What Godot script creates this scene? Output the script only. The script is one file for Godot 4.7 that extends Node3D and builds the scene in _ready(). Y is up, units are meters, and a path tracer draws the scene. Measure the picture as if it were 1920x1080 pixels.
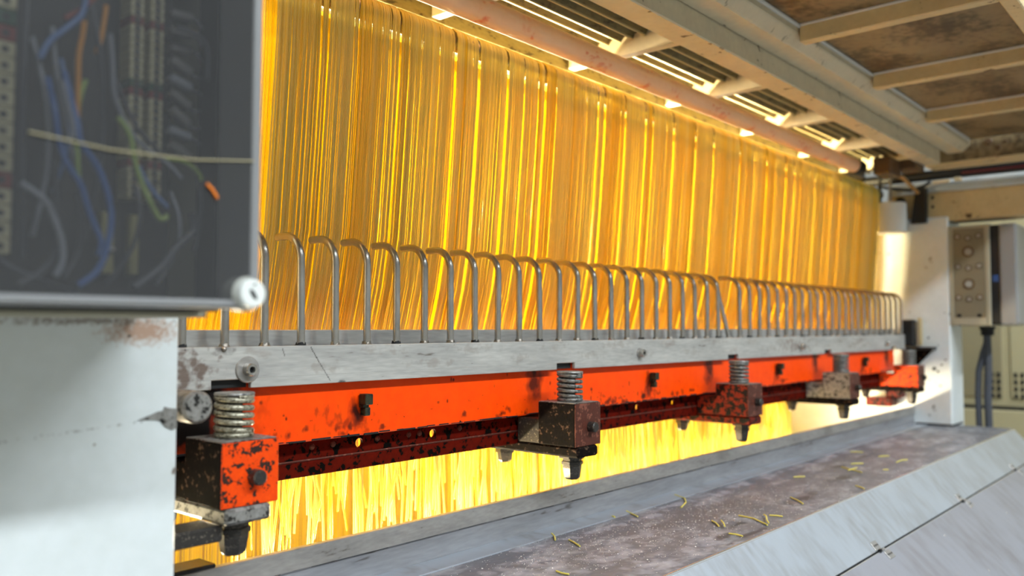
extends Node3D
# A pasta line: golden spaghetti hanging over a stick behind a steel comb, orange clamp beam below, steel trough and hood in front.
# x runs along the machine (away to the right), y up, z towards the camera side. Units are metres.

var mats := {}

# ------------------------------------------------------------------ mesh builder
class M:
	var v := PackedVector3Array()
	var n := PackedVector3Array()
	var t := PackedVector2Array()
	var c := PackedColorArray()
	var i := PackedInt32Array()
	var tint := Color(1, 1, 1)
	var tinted := false

	func put(p: Vector3, nr: Vector3, uv := Vector2.ZERO) -> int:
		v.append(p)
		n.append(nr)
		t.append(uv)
		c.append(tint)
		return v.size() - 1

	func face(a: int, b: int, d: int) -> void:   # clockwise as seen from the side the normals point to
		var cr := (v[b] - v[a]).cross(v[d] - v[a])
		if cr.dot(n[a] + n[b] + n[d]) > 0.0:
			i.append_array(PackedInt32Array([a, d, b]))
		else:
			i.append_array(PackedInt32Array([a, b, d]))

	func tri(a: Vector3, b: Vector3, d: Vector3, nr: Vector3) -> void:
		face(put(a, nr), put(b, nr), put(d, nr))

	func quad(a: Vector3, b: Vector3, d: Vector3, e: Vector3, nr: Vector3, uv := Rect2(0, 0, 1, 1)) -> void:
		var k := put(a, nr, uv.position)
		put(b, nr, Vector2(uv.end.x, uv.position.y))
		put(d, nr, uv.end)
		put(e, nr, Vector2(uv.position.x, uv.end.y))
		face(k, k + 1, k + 2)
		face(k, k + 2, k + 3)

	# box with chamfered edges
	func box(ce: Vector3, size: Vector3, bev := 0.0012, ba := Basis()) -> void:
		var h := size * 0.5
		bev = minf(bev, minf(h.x, minf(h.y, h.z)) * 0.6)
		var s := [-1.0, 1.0]
		for ax in 3:
			var p := (ax + 1) % 3
			var q := (ax + 2) % 3
			for sg in s:
				var pts := []
				for k in [[-1, -1], [1, -1], [1, 1], [-1, 1]]:
					var w := Vector3()
					w[ax] = sg * h[ax]
					w[p] = k[0] * (h[p] - bev)
					w[q] = k[1] * (h[q] - bev)
					pts.append(ce + ba * w)
				var nr := Vector3()
				nr[ax] = sg
				quad(pts[0], pts[1], pts[2], pts[3], ba * nr)
			for a in s:
				for b in s:
					var pts := []
					for k in [[-1, 0], [1, 0], [1, 1], [-1, 1]]:
						var w := Vector3()
						w[ax] = k[0] * (h[ax] - bev)
						w[p] = a * (h[p] - (bev if k[1] == 0 else 0.0))
						w[q] = b * (h[q] - (0.0 if k[1] == 0 else bev))
						pts.append(ce + ba * w)
					var nr := Vector3()
					nr[p] = a
					nr[q] = b
					quad(pts[0], pts[1], pts[2], pts[3], ba * nr.normalized())
		for a in s:
			for b in s:
				for d in s:
					var sg := Vector3(a, b, d)
					var pts := []
					for ax in 3:
						var w := Vector3()
						for k in 3:
							w[k] = sg[k] * (h[k] - (0.0 if k == ax else bev))
						pts.append(ce + ba * w)
					tri(pts[0], pts[1], pts[2], ba * sg.normalized())

	func tube(path: Array, r, sides := 10, cap := true) -> void:
		var k := path.size()
		var ref := Vector3.ZERO
		var rings := []
		for a in k:
			var dir: Vector3 = (path[mini(a + 1, k - 1)] - path[maxi(a - 1, 0)]).normalized()
			if ref == Vector3.ZERO:
				ref = dir.cross(Vector3.RIGHT if absf(dir.x) < 0.8 else Vector3.UP).normalized()
			ref = (ref - dir * ref.dot(dir)).normalized()
			var bi := dir.cross(ref)
			var rad: float = r[a] if r is Array else r
			var ring := []
			for s in sides:
				var an := TAU * s / sides
				var o := ref * cos(an) + bi * sin(an)
				ring.append(put(path[a] + o * rad, o, Vector2(float(s) / sides, float(a) / k)))
			rings.append(ring)
		for a in k - 1:
			for s in sides:
				var e := (s + 1) % sides
				face(rings[a][s], rings[a][e], rings[a + 1][e])
				face(rings[a][s], rings[a + 1][e], rings[a + 1][s])
		if cap:
			for end in [0, k - 1]:
				var dir: Vector3 = (path[0] - path[1]).normalized() if end == 0 else (path[k - 1] - path[k - 2]).normalized()
				var ce := put(path[end], dir)
				var rim := []
				for s in sides:
					rim.append(put(v[rings[end][s]], dir))
				for s in sides:
					face(ce, rim[s], rim[(s + 1) % sides])

	# profile of (radius, height) turned round the axis ba.y through o
	func lathe(pr: Array, o: Vector3, ba := Basis(), seg := 20) -> void:
		for a in pr.size() - 1:
			var p: Vector2 = pr[a]
			var q: Vector2 = pr[a + 1]
			var d := q - p
			if d.length() < 1e-7:
				continue
			var nn := Vector2(d.y, -d.x).normalized()
			var ring := []
			for s in seg + 1:
				var an := TAU * s / seg
				var e := Vector3(cos(an), 0, sin(an))
				var nr := ba * (e * nn.x + Vector3.UP * nn.y)
				ring.append([put(o + ba * (e * p.x + Vector3.UP * p.y), nr), put(o + ba * (e * q.x + Vector3.UP * q.y), nr)])
			for s in seg:
				if p.x > 1e-6:
					face(ring[s][0], ring[s + 1][0], ring[s + 1][1])
				if q.x > 1e-6:
					face(ring[s][0], ring[s + 1][1], ring[s][1])

	# the same with flat sides
	func facets(pr: Array, o: Vector3, ba := Basis(), sides := 6) -> void:
		for a in pr.size() - 1:
			var p: Vector2 = pr[a]
			var q: Vector2 = pr[a + 1]
			var nn := Vector2(q.y - p.y, p.x - q.x).normalized()
			for s in sides:
				var e := Vector3(cos(TAU * s / sides), 0, sin(TAU * s / sides))
				var f := Vector3(cos(TAU * (s + 1) / sides), 0, sin(TAU * (s + 1) / sides))
				var nr := ba * ((e + f).normalized() * nn.x + Vector3.UP * nn.y)
				quad(o + ba * (e * p.x + Vector3.UP * p.y), o + ba * (f * p.x + Vector3.UP * p.y), o + ba * (f * q.x + Vector3.UP * q.y), o + ba * (e * q.x + Vector3.UP * q.y), nr)

	# polygon in a plane (origin o, axes ba.x and ba.y) given depth along ba.z
	func prism(poly: PackedVector2Array, depth: float, o: Vector3, ba := Basis()) -> void:
		var id := Geometry2D.triangulate_polygon(poly)
		for z in [0.0, depth]:
			var nr: Vector3 = ba.z * (-1.0 if z == 0.0 else 1.0)
			var k := v.size()
			for p in poly:
				put(o + ba * Vector3(p.x, p.y, z), nr, p)
			for a in range(0, id.size(), 3):
				face(k + id[a], k + id[a + 1], k + id[a + 2])
		var turn := 1.0 if Geometry2D.is_polygon_clockwise(poly) else -1.0
		for a in poly.size():
			var p := poly[a]
			var q := poly[(a + 1) % poly.size()]
			var d := (q - p).normalized()
			var nr := ba * (Vector3(-d.y, d.x, 0) * turn)
			quad(o + ba * Vector3(p.x, p.y, 0), o + ba * Vector3(q.x, q.y, 0), o + ba * Vector3(q.x, q.y, depth), o + ba * Vector3(p.x, p.y, depth), nr)

	func mesh() -> ArrayMesh:
		var ar := []
		ar.resize(Mesh.ARRAY_MAX)
		ar[Mesh.ARRAY_VERTEX] = v
		ar[Mesh.ARRAY_NORMAL] = n
		ar[Mesh.ARRAY_TEX_UV] = t
		ar[Mesh.ARRAY_TEX_UV2] = t
		if tinted:
			ar[Mesh.ARRAY_COLOR] = c
		ar[Mesh.ARRAY_INDEX] = i
		var me := ArrayMesh.new()
		me.add_surface_from_arrays(Mesh.PRIMITIVE_TRIANGLES, ar)
		return me

# ------------------------------------------------------------------ naming and tagging
var taken := {}

func numbered(called: String) -> String:
	var k: int = taken.get(called, -1) + 1
	taken[called] = k
	return called if k == 0 else "%s_%03d" % [called, k]

func tag(o: Node, label := "", category := "", group := "", kind := "") -> Node:
	for p in [["label", label], ["category", category], ["group", group], ["kind", kind]]:
		if p[1] != "":
			o.set_meta(p[0], p[1])
	return o

func thing(called: String, label: String, category: String, at := Vector3.ZERO, group := "") -> Node3D:
	var o := Node3D.new()
	o.name = numbered(called)
	add_child(o)
	o.position = at
	tag(o, label, category, group)
	return o

# a mesh as a node; under a parent its points are given in the world and moved to the parent's own axes
func obj(called: String, m, material: Material, parent: Node3D = self) -> MeshInstance3D:
	var o := MeshInstance3D.new()
	if parent == self:
		o.name = numbered(called)
	else:
		var k := 0
		while parent.has_node(NodePath(called if k == 0 else "%s_%03d" % [called, k])):
			k += 1
		o.name = called if k == 0 else "%s_%03d" % [called, k]
	if m is M:
		var at := Vector3.ZERO
		var up: Node = parent
		while up != self:
			at += up.position
			up = up.get_parent()
		if at != Vector3.ZERO:
			for a in m.v.size():
				m.v[a] -= at
		o.mesh = m.mesh()
	else:
		o.mesh = m
	o.material_override = material
	parent.add_child(o, true)
	return o

func struct(called: String, m, material: Material) -> MeshInstance3D:
	var o := obj(called, m, material)
	o.set_meta("kind", "structure")
	return o

# ------------------------------------------------------------------ textures and materials
func fbm(sd: int, freq: float, oct := 4, size := 512) -> PackedByteArray:
	var no := FastNoiseLite.new()
	no.seed = sd
	no.noise_type = FastNoiseLite.TYPE_SIMPLEX_SMOOTH
	no.frequency = freq
	no.fractal_octaves = oct
	return no.get_seamless_image(size, size).get_data()

# base paint, faint tone shifts towards alt, worn through to «wear» where the noise passes thr
func paint_tex(sd: int, base: Color, alt: Color, wear: Color, thr: float, soft := 0.05, freq := 0.008, speck := 0.0) -> ImageTexture:
	var big := fbm(sd, freq)
	var fine := fbm(sd + 7, 0.04, 3)
	var im := Image.create(512, 512, false, Image.FORMAT_RGB8)
	var out := PackedByteArray()
	out.resize(512 * 512 * 3)
	for k in 512 * 512:
		var b := big[k] / 255.0
		var f := fine[k] / 255.0
		var co := base.lerp(alt, clampf(b * 0.7 + f * 0.5 - 0.2, 0, 1))
		var w := smoothstep(thr - soft, thr + soft, b * 0.62 + f * 0.38)
		if speck > 0.0 and f > 1.0 - speck:
			w = maxf(w, 0.8)
		co = co.lerp(wear, w)
		out[k * 3] = int(co.r * 255)
		out[k * 3 + 1] = int(co.g * 255)
		out[k * 3 + 2] = int(co.b * 255)
	im.set_data(512, 512, false, Image.FORMAT_RGB8, out)
	return ImageTexture.create_from_image(im)

func pbr(called: String, col: Color, rough: float, metal := 0.0, tex: Texture2D = null, scale := Vector3.ONE, spec := 0.5) -> StandardMaterial3D:
	var m := StandardMaterial3D.new()
	m.resource_name = called
	m.albedo_color = col
	m.roughness = rough
	m.metallic = metal
	m.metallic_specular = spec
	if tex:
		m.albedo_texture = tex
		m.uv1_triplanar = true
		m.uv1_world_triplanar = true
		m.uv1_scale = scale
	mats[called] = m
	return m

func lit(called: String, col: Color, energy: float) -> StandardMaterial3D:
	var m := pbr(called, Color(0.9, 0.9, 0.9), 0.5)
	m.emission_enabled = true
	m.emission = col
	m.emission_energy_multiplier = energy
	return m

func relief(m: StandardMaterial3D, sd: int, freq: float, cm: float) -> void:
	var im := Image.create_from_data(512, 512, false, Image.FORMAT_L8, fbm(sd, freq, 4))
	m.heightmap_enabled = true
	m.heightmap_texture = ImageTexture.create_from_image(im)
	m.heightmap_scale = cm

func overlay(m: StandardMaterial3D, im: Image) -> void:
	m.detail_enabled = true
	m.detail_uv_layer = BaseMaterial3D.DETAIL_UV_2
	m.detail_blend_mode = BaseMaterial3D.BLEND_MODE_MIX
	m.detail_albedo = ImageTexture.create_from_image(im)

# a soft-edged ragged blot of colour on a see-through image
func blot(im: Image, at: Vector2, r: Vector2, col: Color, strength: float, sd: int, ragged := 0.6) -> void:
	var no := FastNoiseLite.new()
	no.seed = sd
	no.frequency = 0.06
	no.fractal_octaves = 4
	for y in range(maxi(0, int(at.y - r.y)), mini(im.get_height(), int(at.y + r.y) + 1)):
		for x in range(maxi(0, int(at.x - r.x)), mini(im.get_width(), int(at.x + r.x) + 1)):
			var d := Vector2((x - at.x) / r.x, (y - at.y) / r.y).length()
			var a := clampf((1.0 - d) * 1.6 + no.get_noise_2d(x, y) * ragged * 2.0 - ragged * 0.5, 0, 1) * strength
			if d > 1.0:
				continue
			var was := im.get_pixel(x, y)
			if a > 0.01:
				var al := was.a + a * (1.0 - was.a)
				var mixed := was.lerp(col, a / maxf(al, 0.001))
				im.set_pixel(x, y, Color(mixed.r, mixed.g, mixed.b, al))

func line(im: Image, a: Vector2, b: Vector2, col: Color) -> void:
	var k := int(a.distance_to(b)) + 1
	for s in k:
		var p := a.lerp(b, float(s) / k)
		if Rect2(0, 0, im.get_width(), im.get_height()).has_point(p):
			im.set_pixel(int(p.x), int(p.y), col)

func make_materials() -> void:
	var streak := paint_tex(3, Color(0.80, 0.79, 0.77), Color(0.62, 0.61, 0.60), Color(0.46, 0.43, 0.40), 0.84, 0.08, 0.006, 0.04)
	var steel := pbr("brushed_steel", Color(0.95, 0.95, 0.94), 0.42, 0.35, streak, Vector3(1.3, 9, 9))
	relief(steel, 5, 0.05, 0.006)
	pbr("rod_steel", Color(0.86, 0.85, 0.83), 0.27, 0.75, streak, Vector3(8, 3, 8))
	pbr("strip_steel", Color(0.98, 0.98, 0.98), 0.16, 0.6, streak, Vector3(1.3, 9, 9))
	pbr("dark_steel", Color(0.22, 0.215, 0.21), 0.45, 0.6, streak, Vector3(9, 9, 9))
	pbr("weld", Color(0.5, 0.47, 0.43), 0.4, 0.8)
	pbr("soot", Color(0.03, 0.028, 0.026), 0.8)
	pbr("black", Color(0.012, 0.012, 0.012), 0.6)
	pbr("trough_steel", Color(0.80, 0.81, 0.84), 0.36, 0.5, streak, Vector3(1.0, 7, 7))
	pbr("rim_steel", Color(0.84, 0.83, 0.82), 0.35, 0.5, streak, Vector3(2.2, 8, 8))
	var wipe := paint_tex(23, Color(0.86, 0.88, 0.90), Color(0.80, 0.81, 0.82), Color(0.68, 0.66, 0.64), 0.70, 0.22, 0.005, 0.0)
	pbr("hood_steel", Color(0.88, 0.89, 0.91), 0.34, 0.7, wipe, Vector3(1.9, 1.1, 1.1))
	pbr("door_steel", Color(0.74, 0.725, 0.745), 0.36, 0.55, wipe, Vector3(1.4, 0.9, 0.9))
	pbr("bright_edge", Color(0.95, 0.95, 0.96), 0.16, 0.9)
	var dusty := pbr("dusty_sheet", Color(1, 1, 1), 0.52, 0.12, paint_tex(31, Color(0.37, 0.375, 0.395), Color(0.46, 0.465, 0.485), Color(0.57, 0.575, 0.59), 0.66, 0.2, 0.007, 0.03), Vector3(2.1, 2.1, 3.4))
	relief(dusty, 9, 0.09, 0.02)
	pbr("orange_paint", Color(1, 1, 1), 0.42, 0.0, paint_tex(41, Color(0.965, 0.29, 0.0), Color(0.93, 0.25, 0.0), Color(0.16, 0.07, 0.035), 0.81, 0.03, 0.014, 0.035), Vector3(5, 5, 5))
	pbr("worn_orange", Color(1, 1, 1), 0.5, 0.0, paint_tex(43, Color(0.92, 0.29, 0.02), Color(0.82, 0.21, 0.03), Color(0.20, 0.14, 0.11), 0.595, 0.05, 0.012, 0.06), Vector3(9, 9, 9))
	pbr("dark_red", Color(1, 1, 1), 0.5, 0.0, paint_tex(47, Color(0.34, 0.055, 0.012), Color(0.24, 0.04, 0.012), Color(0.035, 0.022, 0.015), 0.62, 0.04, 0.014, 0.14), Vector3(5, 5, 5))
	pbr("grimy_red", Color(1, 1, 1), 0.5, 0.05, paint_tex(53, Color(0.50, 0.12, 0.04), Color(0.35, 0.09, 0.04), Color(0.05, 0.04, 0.035), 0.50, 0.05, 0.014, 0.14), Vector3(9, 9, 9))
	pbr("grimy_black", Color(1, 1, 1), 0.5, 0.15, paint_tex(59, Color(0.05, 0.042, 0.038), Color(0.12, 0.09, 0.07), Color(0.34, 0.26, 0.21), 0.70, 0.06, 0.012, 0.1), Vector3(8, 8, 8))
	pbr("grimy_brown", Color(1, 1, 1), 0.45, 0.2, paint_tex(61, Color(0.36, 0.19, 0.15), Color(0.25, 0.16, 0.13), Color(0.5, 0.3, 0.24), 0.62, 0.08, 0.012, 0.14), Vector3(8, 8, 8))
	pbr("plate_grey", Color(1, 1, 1), 0.45, 0.35, paint_tex(67, Color(0.58, 0.57, 0.55), Color(0.42, 0.41, 0.39), Color(0.12, 0.11, 0.10), 0.62, 0.06, 0.014, 0.16), Vector3(9, 9, 9))
	pbr("spring_steel", Color(1, 1, 1), 0.4, 0.5, paint_tex(71, Color(0.70, 0.68, 0.61), Color(0.56, 0.54, 0.45), Color(0.20, 0.16, 0.06), 0.60, 0.06, 0.02, 0.12), Vector3(14, 14, 14))
	pbr("spring_grey", Color(1, 1, 1), 0.4, 0.4, paint_tex(72, Color(0.52, 0.51, 0.49), Color(0.40, 0.39, 0.37), Color(0.14, 0.12, 0.09), 0.62, 0.06, 0.02, 0.08), Vector3(14, 14, 14))
	pbr("nut_steel", Color(1, 1, 1), 0.42, 0.45, paint_tex(73, Color(0.25, 0.235, 0.22), Color(0.16, 0.15, 0.14), Color(0.42, 0.39, 0.35), 0.66, 0.05, 0.02, 0.12), Vector3(14, 14, 14))
	pbr("clip_green", Color(1, 1, 1), 0.5, 0.2, paint_tex(79, Color(0.20, 0.20, 0.10), Color(0.13, 0.14, 0.08), Color(0.05, 0.05, 0.04), 0.6, 0.06, 0.02, 0.1), Vector3(14, 14, 14))
	var cream := paint_tex(83, Color(0.80, 0.75, 0.63), Color(0.72, 0.67, 0.56), Color(0.33, 0.25, 0.17), 0.76, 0.03, 0.008, 0.06)
	pbr("cream_paint", Color(1, 1, 1), 0.42, 0.0, cream, Vector3(2.4, 2.4, 2.4))
	pbr("cream_dull", Color(0.98, 0.94, 0.84), 0.55, 0.0, cream, Vector3(2.9, 2.9, 2.9))
	pbr("deck_sheet", Color(1, 1, 1), 0.45, 0.3, paint_tex(89, Color(0.56, 0.49, 0.37), Color(0.46, 0.40, 0.30), Color(0.34, 0.29, 0.22), 0.62, 0.2, 0.006, 0.06), Vector3(1.7, 1.7, 2.3))
	pbr("slat_paint", Color(1, 1, 1), 0.5, 0.1, paint_tex(97, Color(0.48, 0.44, 0.30), Color(0.38, 0.34, 0.22), Color(0.20, 0.17, 0.11), 0.66, 0.08, 0.01, 0.06), Vector3(3, 8, 8))
	pbr("slat_edge", Color(0.62, 0.57, 0.42), 0.45)
	pbr("caulk", Color(0.74, 0.73, 0.70), 0.7)
	pbr("pipe_paint", Color(1, 1, 1), 0.38, 0.0, paint_tex(101, Color(0.96, 0.77, 0.60), Color(0.95, 0.70, 0.50), Color(0.88, 0.36, 0.20), 0.72, 0.09, 0.006, 0.0), Vector3(2.2, 4, 4))
	var white := paint_tex(103, Color(0.84, 0.86, 0.86), Color(0.79, 0.81, 0.80), Color(0.45, 0.41, 0.37), 0.80, 0.02, 0.01, 0.04)
	var wm := pbr("white_paint", Color(1, 1, 1), 0.3, 0.0, white, Vector3(2.1, 2.1, 2.1))
	wm.clearcoat_enabled = false
	var wl := pbr("white_paint_stained", Color(1, 1, 1), 0.28, 0.0, white, Vector3(2.1, 2.1, 2.1))
	var st := Image.create(512, 512, false, Image.FORMAT_RGBA8)
	st.fill(Color(0.5, 0.35, 0.2, 0))
	blot(st, Vector2(425, 86), Vector2(120, 46), Color(0.62, 0.42, 0.25), 0.75, 4, 0.3)
	blot(st, Vector2(280, 64), Vector2(250, 13), Color(0.42, 0.34, 0.26), 0.7, 5, 0.5)
	for k in 9:
		blot(st, Vector2(40 + k * 47, 322 - k * 3.0), Vector2(26, 4), Color(0.45, 0.44, 0.42), 0.55, 20 + k, 1.2)
	blot(st, Vector2(395, 98), Vector2(6, 5), Color(0.2, 0.17, 0.14), 0.9, 9, 0.2)
	overlay(wl, st)
	pbr("grey_plastic", Color(0.60, 0.60, 0.57), 0.45)
	pbr("lid_lip", Color(0.50, 0.50, 0.50), 0.3)
	pbr("knob_white", Color(0.83, 0.84, 0.82), 0.4)
	pbr("box_beige", Color(0.62, 0.60, 0.52), 0.5)
	pbr("terminal_beige", Color(0.66, 0.63, 0.50), 0.55)
	pbr("terminal_red", Color(0.42, 0.10, 0.08), 0.5)
	pbr("terminal_green", Color(0.12, 0.26, 0.18), 0.5)
	pbr("rail_yellow", Color(0.55, 0.52, 0.33), 0.5)
	pbr("wire_blue", Color(0.14, 0.29, 0.52), 0.4)
	pbr("wire_pale_blue", Color(0.30, 0.40, 0.58), 0.4)
	pbr("wire_amber", Color(0.72, 0.47, 0.06), 0.4)
	pbr("wire_lime", Color(0.52, 0.60, 0.28), 0.4)
	pbr("wire_grey", Color(0.46, 0.47, 0.50), 0.4)
	pbr("wire_dark", Color(0.20, 0.20, 0.23), 0.4)
	pbr("wire_red", Color(0.45, 0.14, 0.09), 0.4)
	pbr("component_grey", Color(0.36, 0.35, 0.34), 0.5)
	pbr("cable_grey", Color(0.25, 0.26, 0.29), 0.45)
	pbr("white_plastic", Color(0.86, 0.86, 0.84), 0.35)
	pbr("far_beige", Color(0.66, 0.62, 0.48), 0.6)
	pbr("far_beige_dark", Color(0.54, 0.50, 0.38), 0.6)
	pbr("tan_strap", Color(0.60, 0.46, 0.26), 0.55)
	pbr("brown_bracket", Color(0.34, 0.25, 0.15), 0.55)
	pbr("concrete", Color(1, 1, 1), 0.8, 0.0, paint_tex(107, Color(0.66, 0.65, 0.62), Color(0.58, 0.57, 0.55), Color(0.42, 0.41, 0.40), 0.7, 0.1), Vector3(0.5, 0.5, 0.5))
	pbr("hall_wall", Color(0.74, 0.74, 0.72), 0.8)
	pbr("inner_panel", Color(0.78, 0.70, 0.52), 0.6)
	var pane := pbr("clear_lid", Color(0.265, 0.265, 0.27, 0.50), 0.14)
	pane.transparency = BaseMaterial3D.TRANSPARENCY_ALPHA
	var pasta := pbr("pasta", Color(1, 1, 1), 0.42, 0.0)
	pasta.vertex_color_use_as_albedo = true
	pasta.backlight_enabled = true
	pasta.backlight = Color(0.95, 0.95, 0.86)
	var inner: StandardMaterial3D = pasta.duplicate()
	inner.backlight = Color(1.0, 1.0, 0.9)
	mats["pasta_inner"] = inner
	pbr("scrap", Color(0.82, 0.77, 0.36), 0.5)
	pbr("pale_scrap", Color(0.62, 0.58, 0.45), 0.5)
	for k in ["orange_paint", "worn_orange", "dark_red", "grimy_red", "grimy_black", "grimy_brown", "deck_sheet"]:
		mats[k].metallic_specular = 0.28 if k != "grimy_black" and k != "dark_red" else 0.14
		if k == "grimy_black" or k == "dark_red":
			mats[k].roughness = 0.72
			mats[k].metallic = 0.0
	pbr("flour", Color(0.86, 0.85, 0.83), 0.9)

# ------------------------------------------------------------------ lights
func area(called: String, at: Vector3, facing: Vector3, size: Vector2, col: Color, energy: float) -> void:
	var l := AreaLight3D.new()
	l.name = called
	l.area_size = size
	l.light_color = col
	l.light_energy = energy
	l.area_range = 14.0
	l.area_attenuation = 2.0
	l.shadow_enabled = true
	add_child(l, true)
	var up := Vector3.UP if absf(facing.normalized().y) < 0.9 else Vector3.BACK
	l.look_at_from_position(at, at + facing, up)

# a batten lamp: housing, a glowing tube on the side it faces and a light just in front of it (length along x)
func batten(called: String, label: String, at: Vector3, facing: Vector3, length: float, wide: float, col: Color, glow: float, energy: float, kind := "lamp") -> void:
	var f := facing.normalized()
	var o := thing(called, label, kind, at)
	var ba := Basis(Vector3.RIGHT, f, Vector3.RIGHT.cross(f).normalized())
	var h := M.new()
	h.box(at - f * (wide * 0.35), Vector3(length + 0.06, wide * 0.4, wide * 1.1), 0.004, ba)
	obj("housing", h, mats["white_plastic"], o)
	var g := M.new()
	g.box(at, Vector3(length, wide * 0.3, wide * 0.8), 0.01, ba)
	var key := "glow_" + called
	obj("diffuser", g, mats[key] if mats.has(key) else lit(key, col, glow), o)
	if at.z < -1.0:   # carried on arms from the back panel
		for sx in [-0.4, 0.4]:
			var am := M.new()
			am.box(Vector3(at.x + length * sx, at.y, (at.z - 1.6) * 0.5 - wide * 0.3), Vector3(0.03, 0.02, at.z + 1.6 - wide * 0.6), 0.002)
			obj("arm", am, mats["dark_steel"], o)
	area(called + "_light", at + f * (wide * 0.2), f, Vector2(length, wide * 0.8), col, energy)

func make_camera_and_light() -> void:
	var cam := Camera3D.new()
	cam.name = "camera"
	add_child(cam)
	var turn := deg_to_rad(40.8688)
	var tilt := deg_to_rad(2.7195)
	var ahead := Vector3(cos(turn), 0, -sin(turn))
	var right := Vector3(sin(turn), 0, cos(turn))
	var look := ahead * cos(tilt) + Vector3.UP * sin(tilt)
	cam.transform = Transform3D(Basis(right, right.cross(look), -look), Vector3(0, 1.5, 0))
	var at := CameraAttributesPhysical.new()
	at.frustum_focal_length = 35.5556
	at.exposure_aperture = 4.0
	at.frustum_focus_distance = 1.12
	at.frustum_near = 0.05
	at.frustum_far = 100.0
	cam.attributes = at
	cam.fov = 37.2991
	cam.current = true
	var we := WorldEnvironment.new()
	we.name = "world_environment"
	var e := Environment.new()
	e.background_mode = Environment.BG_COLOR
	e.background_color = Color(0.30, 0.32, 0.35)
	e.tonemap_mode = Environment.TONE_MAPPER_LINEAR
	e.tonemap_exposure = 1.0
	e.sdfgi_enabled = true
	e.ssao_enabled = true
	e.ssil_enabled = true
	we.environment = e
	add_child(we)

func make_lamps() -> void:
	# the hall: a long strip high in front of the machine, and wide panels over the aisle
	batten("strip_lamp", "long white strip lamp high under the hall ceiling before the machine", Vector3(1.0, 4.2, 2.5), Vector3(0, -1, -0.75), 4.6, 0.30, Color(0.93, 0.97, 1.0), 6.0, 27.0)
	batten("panel_lamp", "wide white ceiling panel lamp over the aisle on the left", Vector3(-1.2, 4.45, 0.9), Vector3(0, -1, 0), 1.8, 0.9, Color(0.93, 0.97, 1.0), 3.0, 4.2)
	batten("panel_lamp", "wide white ceiling panel lamp over the aisle on the right", Vector3(3.0, 4.45, 1.0), Vector3(0, -1, 0), 1.8, 0.9, Color(0.93, 0.97, 1.0), 3.0, 5.2)
	# inside the machine, behind the curtain
	batten("machine_lamp", "warm tube lamp above orange rail behind the spaghetti curtain", Vector3(1.50, 1.982, -1.13), Vector3(0, -0.1, 1), 2.0, 0.03, Color(1.0, 0.93, 0.78), 5.0, 1.2)
	batten("machine_lamp", "warm tube lamp at middle height behind the spaghetti curtain", Vector3(1.78, 1.72, -1.22), Vector3(0, 0.1, 1), 1.62, 0.04, Color(1.0, 0.92, 0.70), 2.0, 13.5)
	batten("machine_lamp", "warm tube lamp low behind the hanging spaghetti ends", Vector3(1.42, 1.06, -1.2), Vector3(0, 0.7, 1), 1.9, 0.05, Color(1.0, 0.93, 0.78), 18.0, 9.0)

func _ready() -> void:
	make_camera_and_light()
	make_materials()
	make_lamps()
	make_hall()
	make_columns()
	make_ceiling_frame()
	make_deck()
	make_comb_rail()
	make_orange_beam()
	make_spring_clamps()
	make_trough_and_hood()
	make_curtain()
	make_left_enclosure()
	make_right_end()
	make_scraps()

# ------------------------------------------------------------------ the hall
func slab(a: Vector3, b: Vector3, bev := 0.0) -> M:
	var m := M.new()
	m.box((a + b) * 0.5, (b - a).abs(), bev)
	return m

func make_hall() -> void:
	struct("floor", slab(Vector3(-3, -0.2, -3.2), Vector3(6.2, 0, 4.6)), mats["concrete"])
	struct("ceiling", slab(Vector3(-3, 4.6, -3.2), Vector3(6.2, 4.8, 4.6)), mats["hall_wall"])
	struct("wall_back", slab(Vector3(-3, 0, -3.2), Vector3(6.2, 4.6, -3.0)), mats["hall_wall"])
	struct("wall_front", slab(Vector3(-3, 0, 4.4), Vector3(6.2, 4.6, 4.6)), mats["hall_wall"])
	struct("wall_left", slab(Vector3(-3, 0, -3.0), Vector3(-2.8, 4.6, 4.4)), mats["hall_wall"])
	struct("wall_right", slab(Vector3(6.0, 0, -3.0), Vector3(6.2, 4.6, 4.4)), mats["hall_wall"])

const TROUGH_Z := -0.838

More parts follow.
